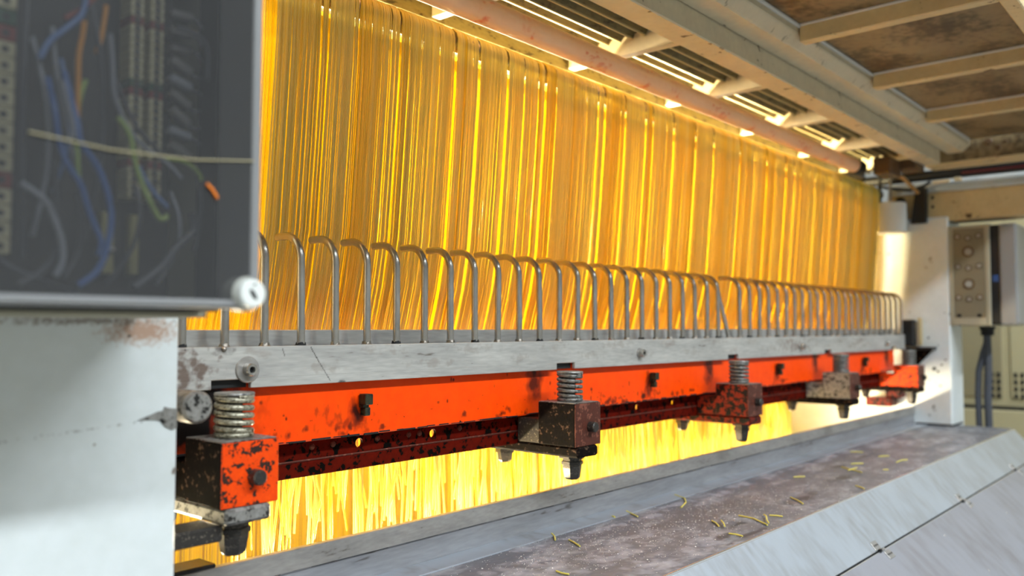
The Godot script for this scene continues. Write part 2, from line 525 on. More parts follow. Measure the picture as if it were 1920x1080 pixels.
func make_columns() -> void:
	# near column: white painted post that carries the clear-lidded box, with a chipped tear at its edge
	var o := thing("machine_column", "white painted machine column under the clear-lidded box, rust stained on top", "column", Vector3(0.2, 0, -0.95))
	var body := M.new()
	body.box(Vector3(0.0915, 1.2, -0.96), Vector3(0.583, 2.4, 0.47), 0.002)
	obj("post", body, mats["white_paint"], o)
	var skin := M.new()
	skin.box(Vector3(0.2855, 1.4355, -0.7245), Vector3(0.191, 0.189, 0.0012), 0.0001)
	for k in skin.v.size():
		skin.t[k] = Vector2((skin.v[k].x - 0.19) / 0.191, (1.53 - skin.v[k].y) / 0.189)
	var stained := skin.v.size()
	skin.box(Vector3(0.1045, 1.4355, -0.7245), Vector3(0.171, 0.189, 0.0012), 0.0001)
	skin.box(Vector3(0.2, 0.6805, -0.7245), Vector3(0.362, 1.321, 0.0012), 0.0001)
	skin.box(Vector3(0.2, 1.96, -0.7245), Vector3(0.362, 0.86, 0.0012), 0.0001)
	for k in range(stained, skin.v.size()):
		skin.t[k] = Vector2(0.5, 0.92)
	obj("cover_sheet", skin, mats["white_paint_stained"], o)
	# torn flap of bare metal on the column edge
	var chip := PackedVector2Array([Vector2(0.346, 1.4215), Vector2(0.356, 1.4245), Vector2(0.364, 1.4275), Vector2(0.3685, 1.428), Vector2(0.370, 1.4315), Vector2(0.374, 1.430), Vector2(0.3815, 1.429), Vector2(0.3815, 1.412), Vector2(0.377, 1.4105), Vector2(0.371, 1.4135), Vector2(0.366, 1.4195), Vector2(0.358, 1.4210)])
	var cm := M.new()
	cm.prism(chip, 0.0012, Vector3(0, 0, -0.7242))
	obj("bare_tear", cm, mats["plate_grey"], o)
	var sh := thing("shaft_end", "grey round shaft end sticking out beside the white column edge", "shaft", Vector3(0.417, 1.426, -0.80))
	var sm := M.new()
	sm.lathe([Vector2(0, 0.05), Vector2(0.013, 0.05), Vector2(0.0155, 0.047), Vector2(0.0155, -0.03), Vector2(0, -0.03)], sh.position, Basis(Vector3(1, 0, 0), Vector3(0, 0, 1), Vector3(0, -1, 0)), 28)
	obj("shaft", sm, mats["plate_grey"], sh)
	# far column
	var f := thing("machine_column", "white painted far column at the end of the comb rail, spattered black", "column", Vector3(3.05, 0, -1.0))
	var fb := M.new()
	fb.box(Vector3(3.042, 0.93, -1.06), Vector3(0.144, 1.86, 0.672), 0.004)
	obj("post", fb, mats["white_paint"], f)
	var sp := M.new()
	var rng := RandomNumberGenerator.new()
	rng.seed = 11
	for p in [[1.372, -0.775, 0.006], [1.362, -0.763, 0.004], [1.384, -0.752, 0.003], [1.317, -0.757, 0.003], [1.335, -0.79, 0.002], [1.40, -0.74, 0.003], [1.445, -0.762, 0.002], [1.47, -0.79, 0.003], [1.55, -0.74, 0.002]]:
		var pts := PackedVector2Array()
		for k in 9:
			var an := TAU * k / 9
			pts.append(Vector2(cos(an), sin(an)) * float(p[2]) * rng.randf_range(0.7, 1.2))
		sp.prism(pts, 0.0008, Vector3(2.9698, p[0], p[1]), Basis(Vector3(0, 0, 1), Vector3(0, 1, 0), Vector3(-1, 0, 0)))
	obj("spatter", sp, mats["soot"], f).set_meta("kind", "stuff")
	var grime := M.new()
	grime.box(Vector3(3.03, 1.193, -0.7235), Vector3(0.12, 0.006, 0.004), 0.001)
	grime.box(Vector3(2.9695, 1.193, -0.78), Vector3(0.004, 0.006, 0.11), 0.001)
	obj("grimy_seam", grime, mats["soot"], f)
	# inner back panel that closes the machine behind the lamps
	var bp := obj("inner_panel", slab(Vector3(0.0, 0.6, -1.62), Vector3(3.1, 2.25, -1.6), 0.003), mats["inner_panel"])
	tag(bp, "cream inner panel closing the machine far behind the spaghetti", "panel")

# ------------------------------------------------------------------ overhead
func make_ceiling_frame() -> void:
	var g := thing("ventilation_grille", "dark slatted grille with cream cross bars above the spaghetti curtain", "grille", Vector3(1.6, 1.99, -0.84))
	for k in 11:
		var z := -1.02 + k * 0.027
		var s := M.new()
		s.box(Vector3(1.45, 2.046, z), Vector3(3.1, 0.034, 0.0022), 0.0006, Basis(Vector3.RIGHT, deg_to_rad(24)))
		var so := obj("slat", s, mats["slat_paint"], g)
		var ed := M.new()
		ed.box(Vector3(1.45, 2.0295, z - 0.0075), Vector3(3.1, 0.0035, 0.0042), 0.0008)
		obj("rolled_edge", ed, mats["slat_edge"], so)
	for x in [0.205, 0.574, 0.943, 1.309, 1.67, 2.044, 2.418, 2.745]:
		var b := M.new()
		b.box(Vector3(x + 0.006, 2.0045, -0.862), Vector3(0.018, 0.005, 0.245), 0.001)
		b.box(Vector3(x - 0.001, 2.020, -0.862), Vector3(0.005, 0.036, 0.245), 0.001)
		obj("cross_bar", b, mats["cream_paint"], g)
	var br := M.new()
	br.box(Vector3(1.45, 2.0285, -0.990), Vector3(3.1, 0.061, 0.005), 0.001)
	obj("flat_rail", br, mats["slat_paint"], g)
	# lid over the grille keeps hall light out
	var roof := obj("machine_roof", slab(Vector3(-0.2, 2.16, -1.62), Vector3(3.1, 2.18, -0.62), 0.002), mats["slat_paint"])
	tag(roof, "dark machine roof sheet above the slatted grille", "roof sheet")
	# worn pipe
	var p := thing("pipe", "pale salmon pipe with red worn patches running above the spaghetti curtain", "pipe", Vector3(1.2, 1.978, -0.865))
	var pm := M.new()
	pm.tube([Vector3(-0.2, 1.982, -0.865), Vector3(0.6, 1.981, -0.865), Vector3(1.5, 1.978, -0.865), Vector3(2.53, 1.976, -0.865)], 0.0205, 28)
	obj("tube", pm, mats["pipe_paint"], p)
	var pc := M.new()
	pc.tube([Vector3(2.525, 1.976, -0.865), Vector3(2.575, 1.976, -0.865)], 0.023, 24)
	obj("coupling", pc, mats["black"], p)
	# the two long cream beams
	var b1 := M.new()
	b1.prism(PackedVector2Array([Vector2(-0.733, 1.99), Vector2(-0.687, 1.99), Vector2(-0.685, 1.992), Vector2(-0.685, 2.10), Vector2(-0.735, 2.10), Vector2(-0.735, 1.992)]), 3.24, Vector3(-0.5, 0, 0), Basis(Vector3(0, 0, 1), Vector3(0, 1, 0), Vector3(1, 0, 0)))
	tag(obj("long_beam", b1, mats["cream_paint"]), "cream painted long beam beside the grille, stained along its lower edge", "beam")
	var b2 := M.new()
	b2.prism(PackedVector2Array([Vector2(-0.682, 2.03), Vector2(-0.640, 2.03), Vector2(-0.637, 2.032), Vector2(-0.622, 2.046), Vector2(-0.620, 2.049), Vector2(-0.620, 2.10), Vector2(-0.682, 2.10)]), 3.31, Vector3(-0.5, 0, 0), Basis(Vector3(0, 0, 1), Vector3(0, 1, 0), Vector3(1, 0, 0)))
	tag(obj("long_beam", b2, mats["cream_paint"]), "cream painted long beam that carries the deck cross joists", "beam")
	var gap := M.new()
	gap.box(Vector3(1.13, 2.06, -0.6835), Vector3(3.2, 0.05, 0.003), 0.0005)
	tag(obj("gasket", gap, mats["soot"]), "black gasket squeezed in the gap between the two cream beams", "gasket")

func make_deck() -> void:
	var d := thing("deck", "cream framed walkway deck with stained brown sheets seen from below", "deck", Vector3(1.5, 2.06, -0.4))
	var xs := [-0.5, -0.1, 0.305, 0.71, 1.12, 1.53, 1.935, 2.345, 2.80]
	for k in xs.size() - 1:
		var s := M.new()
		s.box(Vector3((xs[k] + xs[k + 1]) * 0.5 + 0.006, 2.068, -0.445), Vector3(xs[k + 1] - xs[k] - 0.002, 0.008, 0.35), 0.001)
		obj("deck_sheet", s, mats["deck_sheet"], d)
	for k in range(1, xs.size() - 1):
		var j := M.new()
		j.box(Vector3(xs[k] + 0.012, 2.047, -0.4555), Vector3(0.024, 0.032, 0.325), 0.002)
		var jo := obj("joist", j, mats["cream_dull"], d)
		var w := M.new()
		w.tube([Vector3(xs[k] - 0.003, 2.0625, -0.614), Vector3(xs[k] - 0.003, 2.0625, -0.40), Vector3(xs[k] - 0.003, 2.0625, -0.295)], 0.0032, 8)
		obj("sealant_bead", w, mats["caulk"], jo)
	var seam := M.new()
	seam.tube([Vector3(-0.4, 2.0615, -0.618), Vector3(1.0, 2.0615, -0.618), Vector3(2.79, 2.0615, -0.618)], 0.004, 8)
	obj("sealant_seam", seam, mats["caulk"], d)
	var fa := M.new()
	fa.box(Vector3(1.15, 2.075, -0.281), Vector3(3.3, 0.09, 0.026), 0.002)
	obj("edge_beam", fa, mats["cream_dull"], d)

# ------------------------------------------------------------------ comb rail
const PITCH := 0.05
const FIRST := 0.4535

func make_comb_rail() -> void:
	var o := thing("comb_rail", "long brushed steel rail with a row of bent steel hooks before the spaghetti", "comb rail", Vector3(1.68, 1.46, -0.86))
	var x0 := 0.395
	var x1 := 2.913
	var slots := []
	for cx in [0.508, 1.111, 1.705, 2.25, 2.80]:
		slots.append([cx - 0.024, cx + 0.024])
	var fb := M.new()
	fb.box(Vector3((x0 + x1) * 0.5, 1.462, -0.848), Vector3(x1 - x0, 0.036, 0.006), 0.0008)
	var at := x0
	for s in slots:
		fb.box(Vector3((at + s[0]) * 0.5, 1.4395, -0.848), Vector3(s[0] - at, 0.011, 0.006), 0.0007)
		at = s[1]
	fb.box(Vector3((at + x1) * 0.5, 1.4395, -0.848), Vector3(x1 - at, 0.011, 0.006), 0.0007)
	fb.box(Vector3(0.42, 1.431, -0.848), Vector3(0.05, 0.008, 0.006), 0.0007)
	for k in fb.v.size():
		fb.t[k] = Vector2((fb.v[k].x - x0) / (x1 - x0), clampf((1.4805 - fb.v[k].y) / 0.05, 0.01, 0.99))
	var st := Image.create(2048, 48, false, Image.FORMAT_RGBA8)
	st.fill(Color(0.3, 0.25, 0.2, 0))
	blot(st, Vector2(47, 24), Vector2(40, 30), Color(0.33, 0.20, 0.11), 0.75, 3, 1.0)
	blot(st, Vector2(22, 34), Vector2(22, 22), Color(0.42, 0.36, 0.28), 0.6, 6, 1.1)
	blot(st, Vector2(82, 3), Vector2(14, 7), Color(0.22, 0.15, 0.11), 0.9, 8, 0.6)
	blot(st, Vector2(215, 44), Vector2(8, 4), Color(0.12, 0.11, 0.09), 0.9, 9, 0.8)
	for k in 26:
		blot(st, Vector2(120 + k * 73 % 1900, 8 + (k * 17) % 34), Vector2(26 + (k * 7) % 30, 9), Color(0.50, 0.42, 0.36), 0.28, 50 + k, 1.0)
	blot(st, Vector2(1340, 20), Vector2(120, 22), Color(0.46, 0.36, 0.30), 0.5, 12, 0.9)
	blot(st, Vector2(1700, 18), Vector2(90, 20), Color(0.45, 0.36, 0.30), 0.5, 13, 0.9)
	line(st, Vector2(176, 2), Vector2(186, 20), Color(0.12, 0.11, 0.1, 0.9))
	line(st, Vector2(186, 20), Vector2(200, 42), Color(0.15, 0.14, 0.13, 0.7))
	line(st, Vector2(144, 3), Vector2(147, 12), Color(0.2, 0.18, 0.17, 0.7))
	var bar: StandardMaterial3D = mats["brushed_steel"].duplicate()
	overlay(bar, st)
	obj("face_bar", fb, bar, o)
	var lm := M.new()
	lm.box(Vector3((x0 + x1) * 0.5, 1.4745, -0.863), Vector3(x1 - x0, 0.004, 0.028), 0.0006)
	obj("ledge", lm, mats["dark_steel"], o)
	var bm := M.new()
	bm.box(Vector3((x0 + x1) * 0.5, 1.4855, -0.8785), Vector3(x1 - x0, 0.026, 0.003), 0.0006)
	obj("polished_strip", bm, mats["strip_steel"], o)
	# black backing seen through the slots above the springs
	for s in slots:
		var bk := M.new()
		bk.box(Vector3((s[0] + s[1]) * 0.5, 1.4395, -0.856), Vector3(0.046, 0.010, 0.006), 0.0005)
		obj("slot_backing", bk, mats["black"], o)
	# the hooks
	var rng := RandomNumberGenerator.new()
	rng.seed = 5
	var hook := M.new()
	var path := [Vector3(0, 0, 0), Vector3(0, 0.05, 0), Vector3(0, 0.104, 0)]
	for k in range(1, 9):
		var an := PI * 0.5 * k / 8
		path.append(Vector3(0, 0.104 + 0.031 * sin(an), -0.031 * (1.0 - cos(an))))
	path.append(Vector3(0, 0.135, -0.048))
	hook.tube(path, 0.0048, 14)
	var hm := hook.mesh()
	var welds := []
	for w in 3:
		var wm := M.new()
		var pr := [Vector2(0.0082, -0.0005), Vector2(0.0074, 0.0012), Vector2(0.0058, 0.0032), Vector2(0.0050, 0.0062)]
		wm.lathe(pr, Vector3(0, 0, 0), Basis(), 12)
		for k in wm.v.size():
			wm.v[k] += Vector3(sin(wm.v[k].z * 900 + w), 0.6 * sin(wm.v[k].x * 800 + w * 2), cos(wm.v[k].x * 700 + w)) * 0.0009
		welds.append(wm.mesh())
	for k in 50:
		var h := MeshInstance3D.new()
		h.name = "hook_rod" if k == 0 else "hook_rod_%03d" % k
		h.mesh = hm
		h.material_override = mats["rod_steel"]
		h.position = Vector3(FIRST + PITCH * k, 1.4775, -0.8535) - o.position
		h.rotation = Vector3(rng.randf_range(-0.012, 0.012), rng.randf_range(-0.05, 0.05), rng.randf_range(-0.006, 0.006))
		if k == 25:   # the bent one
			h.rotation = Vector3(-0.13, -0.35, 0.19)
			h.set_meta("label", "hook rod knocked askew, leaning left")
		o.add_child(h, true)
		var w := MeshInstance3D.new()
		w.name = "weld"
		w.mesh = welds[k % 3]
		w.material_override = mats["weld"] if k % 3 else mats["soot"]
		w.rotation.y = rng.randf() * TAU
		h.add_child(w)
	# bolts through the rail
	for b in [[0.527, 1.4545, 1.0], [1.332, 1.4555, 0.62], [2.067, 1.4555, 0.62], [2.72, 1.4555, 0.62]]:
		var c := Vector3(b[0], b[1], -0.845)
		var s: float = b[2]
		var ax := Basis(Vector3(1, 0, 0), Vector3(0, 0, 1), Vector3(0, -1, 0))
		var wm := M.new()
		wm.lathe([Vector2(0, 0.0022), Vector2(0.0140 * s, 0.0022), Vector2(0.0148 * s, 0.0014), Vector2(0.0148 * s, 0), Vector2(0, 0)], c, ax, 32)
		var wo := obj("washer", wm, mats["rim_steel"], o)
		var hm2 := M.new()
		hm2.lathe([Vector2(0.0036, 0.0060), Vector2(0.0036, 0.0105), Vector2(0.0062, 0.0110), Vector2(0.0072, 0.0095), Vector2(0.0074, 0.002)], c, ax, 24)
		obj("bolt_head", hm2, mats["rod_steel"], wo)
		var hs := M.new()
		hs.lathe([Vector2(0, 0.0062), Vector2(0.0037, 0.0062)], c, ax, 6)
		obj("hex_socket", hs, mats["black"], wo)
	var blob := M.new()
	blob.lathe([Vector2(0, 0.003), Vector2(0.0022, 0.002), Vector2(0.003, 0)], Vector3(0.498, 1.4775, -0.8448), Basis(Vector3(1, 0, 0), Vector3(0, 0, 1), Vector3(0, -1, 0)), 12)
	obj("weld_drop", blob, mats["weld"], o)

# ------------------------------------------------------------------ orange beam
func make_orange_beam() -> void:
	var o := thing("orange_beam", "orange painted beam with worn black edge under the steel comb rail", "beam", Vector3(1.66, 1.40, -0.88))
	var fm := M.new()
	fm.prism(PackedVector2Array([Vector2(-0.860, 1.3655), Vector2(-0.859, 1.3665), Vector2(-0.859, 1.470), Vector2(-0.900, 1.470), Vector2(-0.900, 1.3645), Vector2(-0.861, 1.3645)]), 2.44, Vector3(0.40, 0, 0), Basis(Vector3(0, 0, 1), Vector3(0, 1, 0), Vector3(1, 0, 0)))
	var st := Image.create(64, 2048, false, Image.FORMAT_RGBA8)
	st.fill(Color(0.1, 0.06, 0.04, 0))
	var soot := Color(0.07, 0.045, 0.035)
	for cx in [0.701, 1.393, 1.963, 2.56]:
		var v: float = (cx - 0.4) * 839.3
		blot(st, Vector2(18, v - 9), Vector2(17, 11), soot, 0.95, int(v), 0.35)
		blot(st, Vector2(8, v - 6), Vector2(11, 30), soot, 0.55, int(v) + 1, 1.0)
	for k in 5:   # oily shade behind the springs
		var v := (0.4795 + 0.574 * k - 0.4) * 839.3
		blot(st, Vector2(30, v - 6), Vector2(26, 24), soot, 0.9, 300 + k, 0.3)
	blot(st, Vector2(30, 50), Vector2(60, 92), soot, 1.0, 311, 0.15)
	var rs := RandomNumberGenerator.new()
	rs.seed = 9
	for k in 70:
		blot(st, Vector2(rs.randf_range(0, 7), rs.randf_range(60, 2040)), Vector2(rs.randf_range(2, 7), rs.randf_range(4, 26)), Color(0.22, 0.09, 0.04), 0.8, 400 + k, 1.1)
	for k in 26:
		blot(st, Vector2(rs.randf_range(4, 50), rs.randf_range(90, 800)), Vector2(rs.randf_range(1, 3.5), rs.randf_range(1, 4)), soot, 0.9, 500 + k, 0.5)
	blot(st, Vector2(14, 205), Vector2(13, 24), Color(0.30, 0.11, 0.04), 0.5, 71, 1.2)
	var face_paint: StandardMaterial3D = mats["orange_paint"].duplicate()
	overlay(face_paint, st)
	obj("face_plate", fm, face_paint, o)
	var em := M.new()
	var rng := RandomNumberGenerator.new()
	rng.seed = 21
	var x := 0.42
	while x < 2.83:   # chipped grime crust along the bottom edge
		var w := rng.randf_range(0.008, 0.03)
		em.box(Vector3(x, 1.3655 + rng.randf_range(0, 0.0012), -0.8595), Vector3(w, rng.randf_range(0.0008, 0.003), 0.0022), 0.0005)
		x += w * rng.randf_range(0.7, 1.6)
	obj("grime_edge", em, mats["soot"], o).set_meta("kind", "stuff")
	# set-back angle with round holes
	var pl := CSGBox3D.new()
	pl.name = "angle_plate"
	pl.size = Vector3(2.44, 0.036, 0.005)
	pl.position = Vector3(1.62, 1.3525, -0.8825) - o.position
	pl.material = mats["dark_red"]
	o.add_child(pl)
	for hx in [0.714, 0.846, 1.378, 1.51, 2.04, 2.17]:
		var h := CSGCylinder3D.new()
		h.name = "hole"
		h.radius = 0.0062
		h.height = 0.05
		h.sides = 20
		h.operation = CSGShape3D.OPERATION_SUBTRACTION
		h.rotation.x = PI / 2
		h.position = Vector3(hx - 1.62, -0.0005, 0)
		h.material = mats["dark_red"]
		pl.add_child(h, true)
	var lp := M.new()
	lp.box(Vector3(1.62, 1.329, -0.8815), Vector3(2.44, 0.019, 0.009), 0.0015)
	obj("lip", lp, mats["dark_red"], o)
	var seam := M.new()
	seam.tube([Vector3(0.41, 1.3392, -0.8785), Vector3(1.6, 1.3392, -0.8785), Vector3(2.83, 1.3392, -0.8785)], 0.0014, 6)
	obj("weld_seam", seam, mats["grimy_brown"], o)
	for b in [0.64, 0.672, 0.744, 0.80, 0.82, 0.90]:
		var bm := M.new()
		bm.lathe([Vector2(0, 0.003), Vector2(0.003, 0.002), Vector2(0.004, 0)], Vector3(b, 1.3545, -0.88), Basis(Vector3(1, 0, 0), Vector3(0, 0, 1), Vector3(0, -1, 0)), 12)
		obj("rivet", bm, mats["grimy_brown"], o)
	for cx in [0.701, 1.393, 1.963, 2.56]:
		var cm := M.new()
		cm.box(Vector3(cx, 1.4105, -0.851), Vector3(0.0125, 0.0135, 0.014), 0.001)
		cm.box(Vector3(cx - 0.001, 1.4022, -0.854), Vector3(0.009, 0.004, 0.010), 0.0006)
		cm.box(Vector3(cx + 0.001, 1.3950, -0.8535), Vector3(0.0085, 0.0105, 0.011), 0.001)
		obj("stop_clip", cm, mats["clip_green"], o)

# ------------------------------------------------------------------ spring clamps
func make_spring_clamps() -> void:
	var looks := [
		["orange spring clamp with black flank and pale spring beside the white column", "worn_orange", "grimy_black", "spring_steel", "plate_grey"],
		["blackened spring clamp with brown end face, second from the white near column", "grimy_brown", "grimy_black", "spring_grey", "grimy_black"],
		["red spring clamp with black blotches on its flank, middle of the row", "grimy_brown", "grimy_red", "spring_grey", "grimy_red"],
		["dull brown grey spring clamp, fourth along the orange beam", "grimy_brown", "plate_grey", "spring_grey", "grimy_black"],
		["farthest spring clamp, orange topped, close to the white far column", "grimy_brown", "worn_orange", "spring_grey", "grimy_black"]]
	for k in 5:
		var x := 0.4795 + 0.574 * k
		var l: Array = looks[k]
		var o := thing("spring_clamp", l[0], "clamp", Vector3(x, 1.30, -0.79), "spring clamps along the orange beam")
		var bm := M.new()
		bm.box(Vector3(x, 1.356, -0.796), Vector3(0.0645, 0.064, 0.070), 0.0014)
		obj("block", bm, mats[l[2]], o)
		var fm := M.new()
		fm.box(Vector3(x, 1.356, -0.7605), Vector3(0.0640, 0.0635, 0.0022), 0.0008)
		obj("face_plate", fm, mats[l[1]], o)
		var tm := M.new()
		tm.box(Vector3(x, 1.3882, -0.7965), Vector3(0.062, 0.0014, 0.068), 0.0004)
		obj("dust_cap", tm, mats["plate_grey"], o)
		var ax := Basis(Vector3(1, 0, 0), Vector3(0, 0, 1), Vector3(0, -1, 0))
		var fb := M.new()
		fb.lathe([Vector2(0, 0.012), Vector2(0.0065, 0.012), Vector2(0.0078, 0.0105), Vector2(0.0078, 0)], Vector3(x + 0.004, 1.352, -0.7595), ax, 20)
		obj("face_bolt", fb, mats["nut_steel"], o)
		# coil: 5 turns between flat ground ends
		var sx := x + 0.0025
		var path := []
		var turns := 6.3
		for s in 160:
			var f := float(s) / 159
			var e := clampf((f - 0.10) / 0.80, 0, 1)
			path.append(Vector3(sx + cos(f * turns * TAU) * 0.0172, 1.3915 + e * 0.0385, -0.796 + sin(f * turns * TAU) * 0.0172))
		var sm := M.new()
		sm.tube(path, 0.0032, 8)
		obj("spring", sm, mats[l[3]], o)
		var cap := M.new()
		cap.lathe([Vector2(0.012, 0.0), Vector2(0.0198, 0.0), Vector2(0.0205, 0.0012), Vector2(0.0198, 0.0028), Vector2(0.0, 0.0032)], Vector3(sx, 1.4315, -0.796), Basis(), 32)
		obj("spring_washer", cap, mats["plate_grey"], o)
		var core := M.new()
		core.lathe([Vector2(0.0085, 0), Vector2(0.0085, 0.045), Vector2(0, 0.045)], Vector3(sx, 1.388, -0.796), Basis(), 16)
		obj("guide_pin", core, mats["soot"], o)
		# neck and base plate
		var nm := M.new()
		nm.box(Vector3(x - 0.004, 1.343, -0.853), Vector3(0.048, 0.038, 0.046), 0.0015)
		obj("neck", nm, mats["nut_steel"] if k == 1 else mats[l[2]], o)
		var pm := M.new()
		pm.box(Vector3(x - 0.002, 1.3155, -0.853), Vector3(0.052, 0.016, 0.190), 0.003)
		obj("base_plate", pm, mats[l[4]], o)
		var br := M.new()
		br.box(Vector3(x - 0.002, 1.344, -0.918), Vector3(0.044, 0.042, 0.034), 0.003)
		br.lathe([Vector2(0.030, 0), Vector2(0.030, 0.003), Vector2(0.0, 0.003)], Vector3(x - 0.002, 1.3350, -0.918), Basis(), 24)
		obj("clamp_bracket", br, mats["soot"], o)
		var n1 := M.new()
		n1.facets([Vector2(0.0, -0.0375), Vector2(0.0095, -0.0375), Vector2(0.0125, -0.0345), Vector2(0.0150, -0.020), Vector2(0.0150, -0.0155), Vector2(0.0172, -0.0150), Vector2(0.0172, -0.0100), Vector2(0.0150, -0.0095), Vector2(0.0150, -0.006), Vector2(0.021, -0.005), Vector2(0.021, 0.0)], Vector3(x, 1.3085, -0.790), Basis(Vector3.UP, 0.4), 6)
		obj("cap_nut", n1, mats["nut_steel"], o)
		var n2 := M.new()
		n2.facets([Vector2(0.0, -0.0245), Vector2(0.008, -0.0245), Vector2(0.0110, -0.021), Vector2(0.0125, -0.010), Vector2(0.0150, -0.0095), Vector2(0.0150, 0.0)], Vector3(x - 0.002, 1.3085, -0.925), Basis(Vector3.UP, 0.2), 6)
		obj("cap_nut", n2, mats["nut_steel"], o)
	# near clamp also carries a short under-bar
	var u := M.new()
	u.box(Vector3(0.43, 1.2985, -0.792), Vector3(0.055, 0.016, 0.040), 0.002)
	tag(obj("flat_bar", u, mats["nut_steel"]), "short dark flat bar below the near orange clamp, cut off by the column", "bar")

# ------------------------------------------------------------------ trough and hood
func make_trough_and_hood() -> void:
	var o := thing("steel_trough", "long grey steel trough edge under the hanging spaghetti ends", "trough", Vector3(1.7, 1.19, -0.85))
	var w := M.new()
	w.box(Vector3(1.677, 1.208, -0.8395), Vector3(2.585, 0.076, 0.003), 0.0006)
	obj("wall_sheet", w, mats["trough_steel"], o)
	var r := M.new()
	r.prism(PackedVector2Array([Vector2(-0.8345, 1.2235), Vector2(-0.8340, 1.2245), Vector2(-0.8350, 1.2465), Vector2(-0.8362, 1.2475), Vector2(-0.8440, 1.2475), Vector2(-0.8440, 1.2235)]), 2.585, Vector3(0.3845, 0, 0), Basis(Vector3(0, 0, 1), Vector3(0, 1, 0), Vector3(1, 0, 0)))
	obj("rim_strip", r, mats["rim_steel"], o)
	var g := M.new()
	var rng := RandomNumberGenerator.new()
	rng.seed = 31
	var x := 0.39
	while x < 2.4:
		var l := rng.randf_range(0.02, 0.14)
		g.tube([Vector3(x, 1.2232, -0.8368), Vector3(x + l, 1.2232, -0.8368)], rng.randf_range(0.0007, 0.0016), 6)
		x += l + rng.randf_range(0.0, 0.05)
	obj("grimy_joint", g, mats["soot"], o).set_meta("kind", "stuff")
	var pl := M.new()
	pl.box(Vector3(0.445, 1.2495, -0.852), Vector3(0.085, 0.005, 0.034), 0.0015)
	obj("corner_plate", pl, mats["dark_steel"], o)
	var back := M.new()
	back.box(Vector3(1.65, 0.90, -1.02), Vector3(2.5, 0.003, 0.36), 0.0006)
	obj("floor_sheet", back, mats["trough_steel"], o)

	var h := thing("sloped_hood", "dusty sheet steel hood with a sloped hinged front below the machine", "hood", Vector3(1.6, 1.19, -0.6))
	var x0 := 0.30
	var x1 := 3.033
	var fl := M.new()
	fl.box(Vector3((x0 + 2.965) * 0.5, 1.1905, -0.817), Vector3(2.965 - x0, 0.002, 0.042), 0.0004)
	obj("clean_flange", fl, mats["hood_steel"], h)
	var tp := M.new()
	var seg := 24
	tp.box(Vector3((x0 + x1) * 0.5, 1.1882, -0.690), Vector3(x1 - x0, 0.003, 0.2505), 0.0006)
	for k in tp.v.size():
		tp.t[k] = Vector2(clampf((tp.v[k].x - x0) / (x1 - x0), 0.002, 0.998), clampf((tp.v[k].z + 0.8155) / 0.251, 0.01, 0.99))
	var sm := Image.create(1024, 96, false, Image.FORMAT_RGBA8)
	sm.fill(Color(0.5, 0.48, 0.5, 0))
	var pale := Color(0.66, 0.66, 0.69)
	var dark := Color(0.22, 0.21, 0.215)
	for k in 16:   # wiped pale swirls along the flange and at the near end
		blot(sm, Vector2(250 + k * 47, 12 + (k * 13) % 9), Vector2(34, 7), pale, 0.55, 700 + k, 1.1)
	for k in 12:
		blot(sm, Vector2(190 + (k * 37) % 130, 30 + (k * 23) % 60), Vector2(40, 10), pale, 0.4, 720 + k, 1.2)
	for k in 8:
		blot(sm, Vector2(800 + (k * 29) % 200, 20 + (k * 19) % 70), Vector2(60, 14), pale, 0.5, 740 + k, 1.0)
	for b in [[333, 80, 26, 5], [348, 88, 30, 4], [362, 72, 18, 4], [318, 90, 14, 3], [620, 40, 30, 6], [690, 36, 40, 5], [560, 62, 44, 10], [470, 70, 40, 8]]:
		blot(sm, Vector2(b[0], b[1]), Vector2(b[2], b[3]), dark, 0.75, 760 + int(b[0]), 0.6)
	blot(sm, Vector2(380, 46), Vector2(90, 30), Color(0.36, 0.33, 0.325), 0.5, 790, 0.7)
	var top_look: StandardMaterial3D = mats["dusty_sheet"].duplicate()
	overlay(top_look, sm)
	obj("dusty_sheet", tp, top_look, h)
	# sloped sheets: from (z -0.5665, y 1.19) to the seam (z -0.499, y 1.1145), then on down
	var dirn := Vector2(0.0675, -0.0755).normalized()
	var nrm := Vector2(-dirn.y, dirn.x)
	var ba := Basis(Vector3.RIGHT, Vector3(0, nrm.y, nrm.x), Vector3(0, dirn.y, dirn.x))
	if ba.determinant() < 0:
		ba.x = -ba.x
	var l1 := 0.0985
	var c1 := Vector3((x0 + x1) * 0.5, 1.1893, -0.5660) + ba.z * (l1 * 0.5) - ba.y * 0.0015
	var s1 := M.new()
	s1.box(c1, Vector3(x1 - x0, 0.003, l1), 0.0007, ba)
	obj("bevel_sheet", s1, mats["hood_steel"], h)
	var rg := M.new()
	rg.tube([Vector3(x0, 1.1880, -0.5668), Vector3(1.6, 1.1880, -0.5668), Vector3(x1, 1.1880, -0.5668)], 0.0026, 12)
	obj("folded_ridge", rg, mats["bright_edge"], h)
	var seam := Vector3(0, 1.1893, -0.5660) + ba.z * 0.1005
	var d2 := Vector2(0.080, -0.0755).normalized()
	var ba2 := Basis(Vector3.RIGHT, Vector3(0, d2.x, -d2.y), Vector3(0, d2.y, d2.x))
	if ba2.determinant() < 0:
		ba2.x = -ba2.x
	var l2 := 0.42
	var s2 := M.new()
	s2.box(Vector3((x0 + x1) * 0.5, seam.y, seam.z) + ba2.z * (l2 * 0.5 + 0.0012) - ba2.y * 0.0015, Vector3(x1 - x0 - 0.01, 0.003, l2), 0.0009, ba2)
	var door := obj("hinged_door_sheet", s2, mats["door_steel"], h)
	var under := M.new()
	under.box(Vector3((x0 + x1) * 0.5, seam.y, seam.z) - ba.y * 0.008, Vector3(x1 - x0 - 0.02, 0.002, 0.03), 0.0005, ba)
	obj("seam_backing", under, mats["black"], h)
	var bead := M.new()
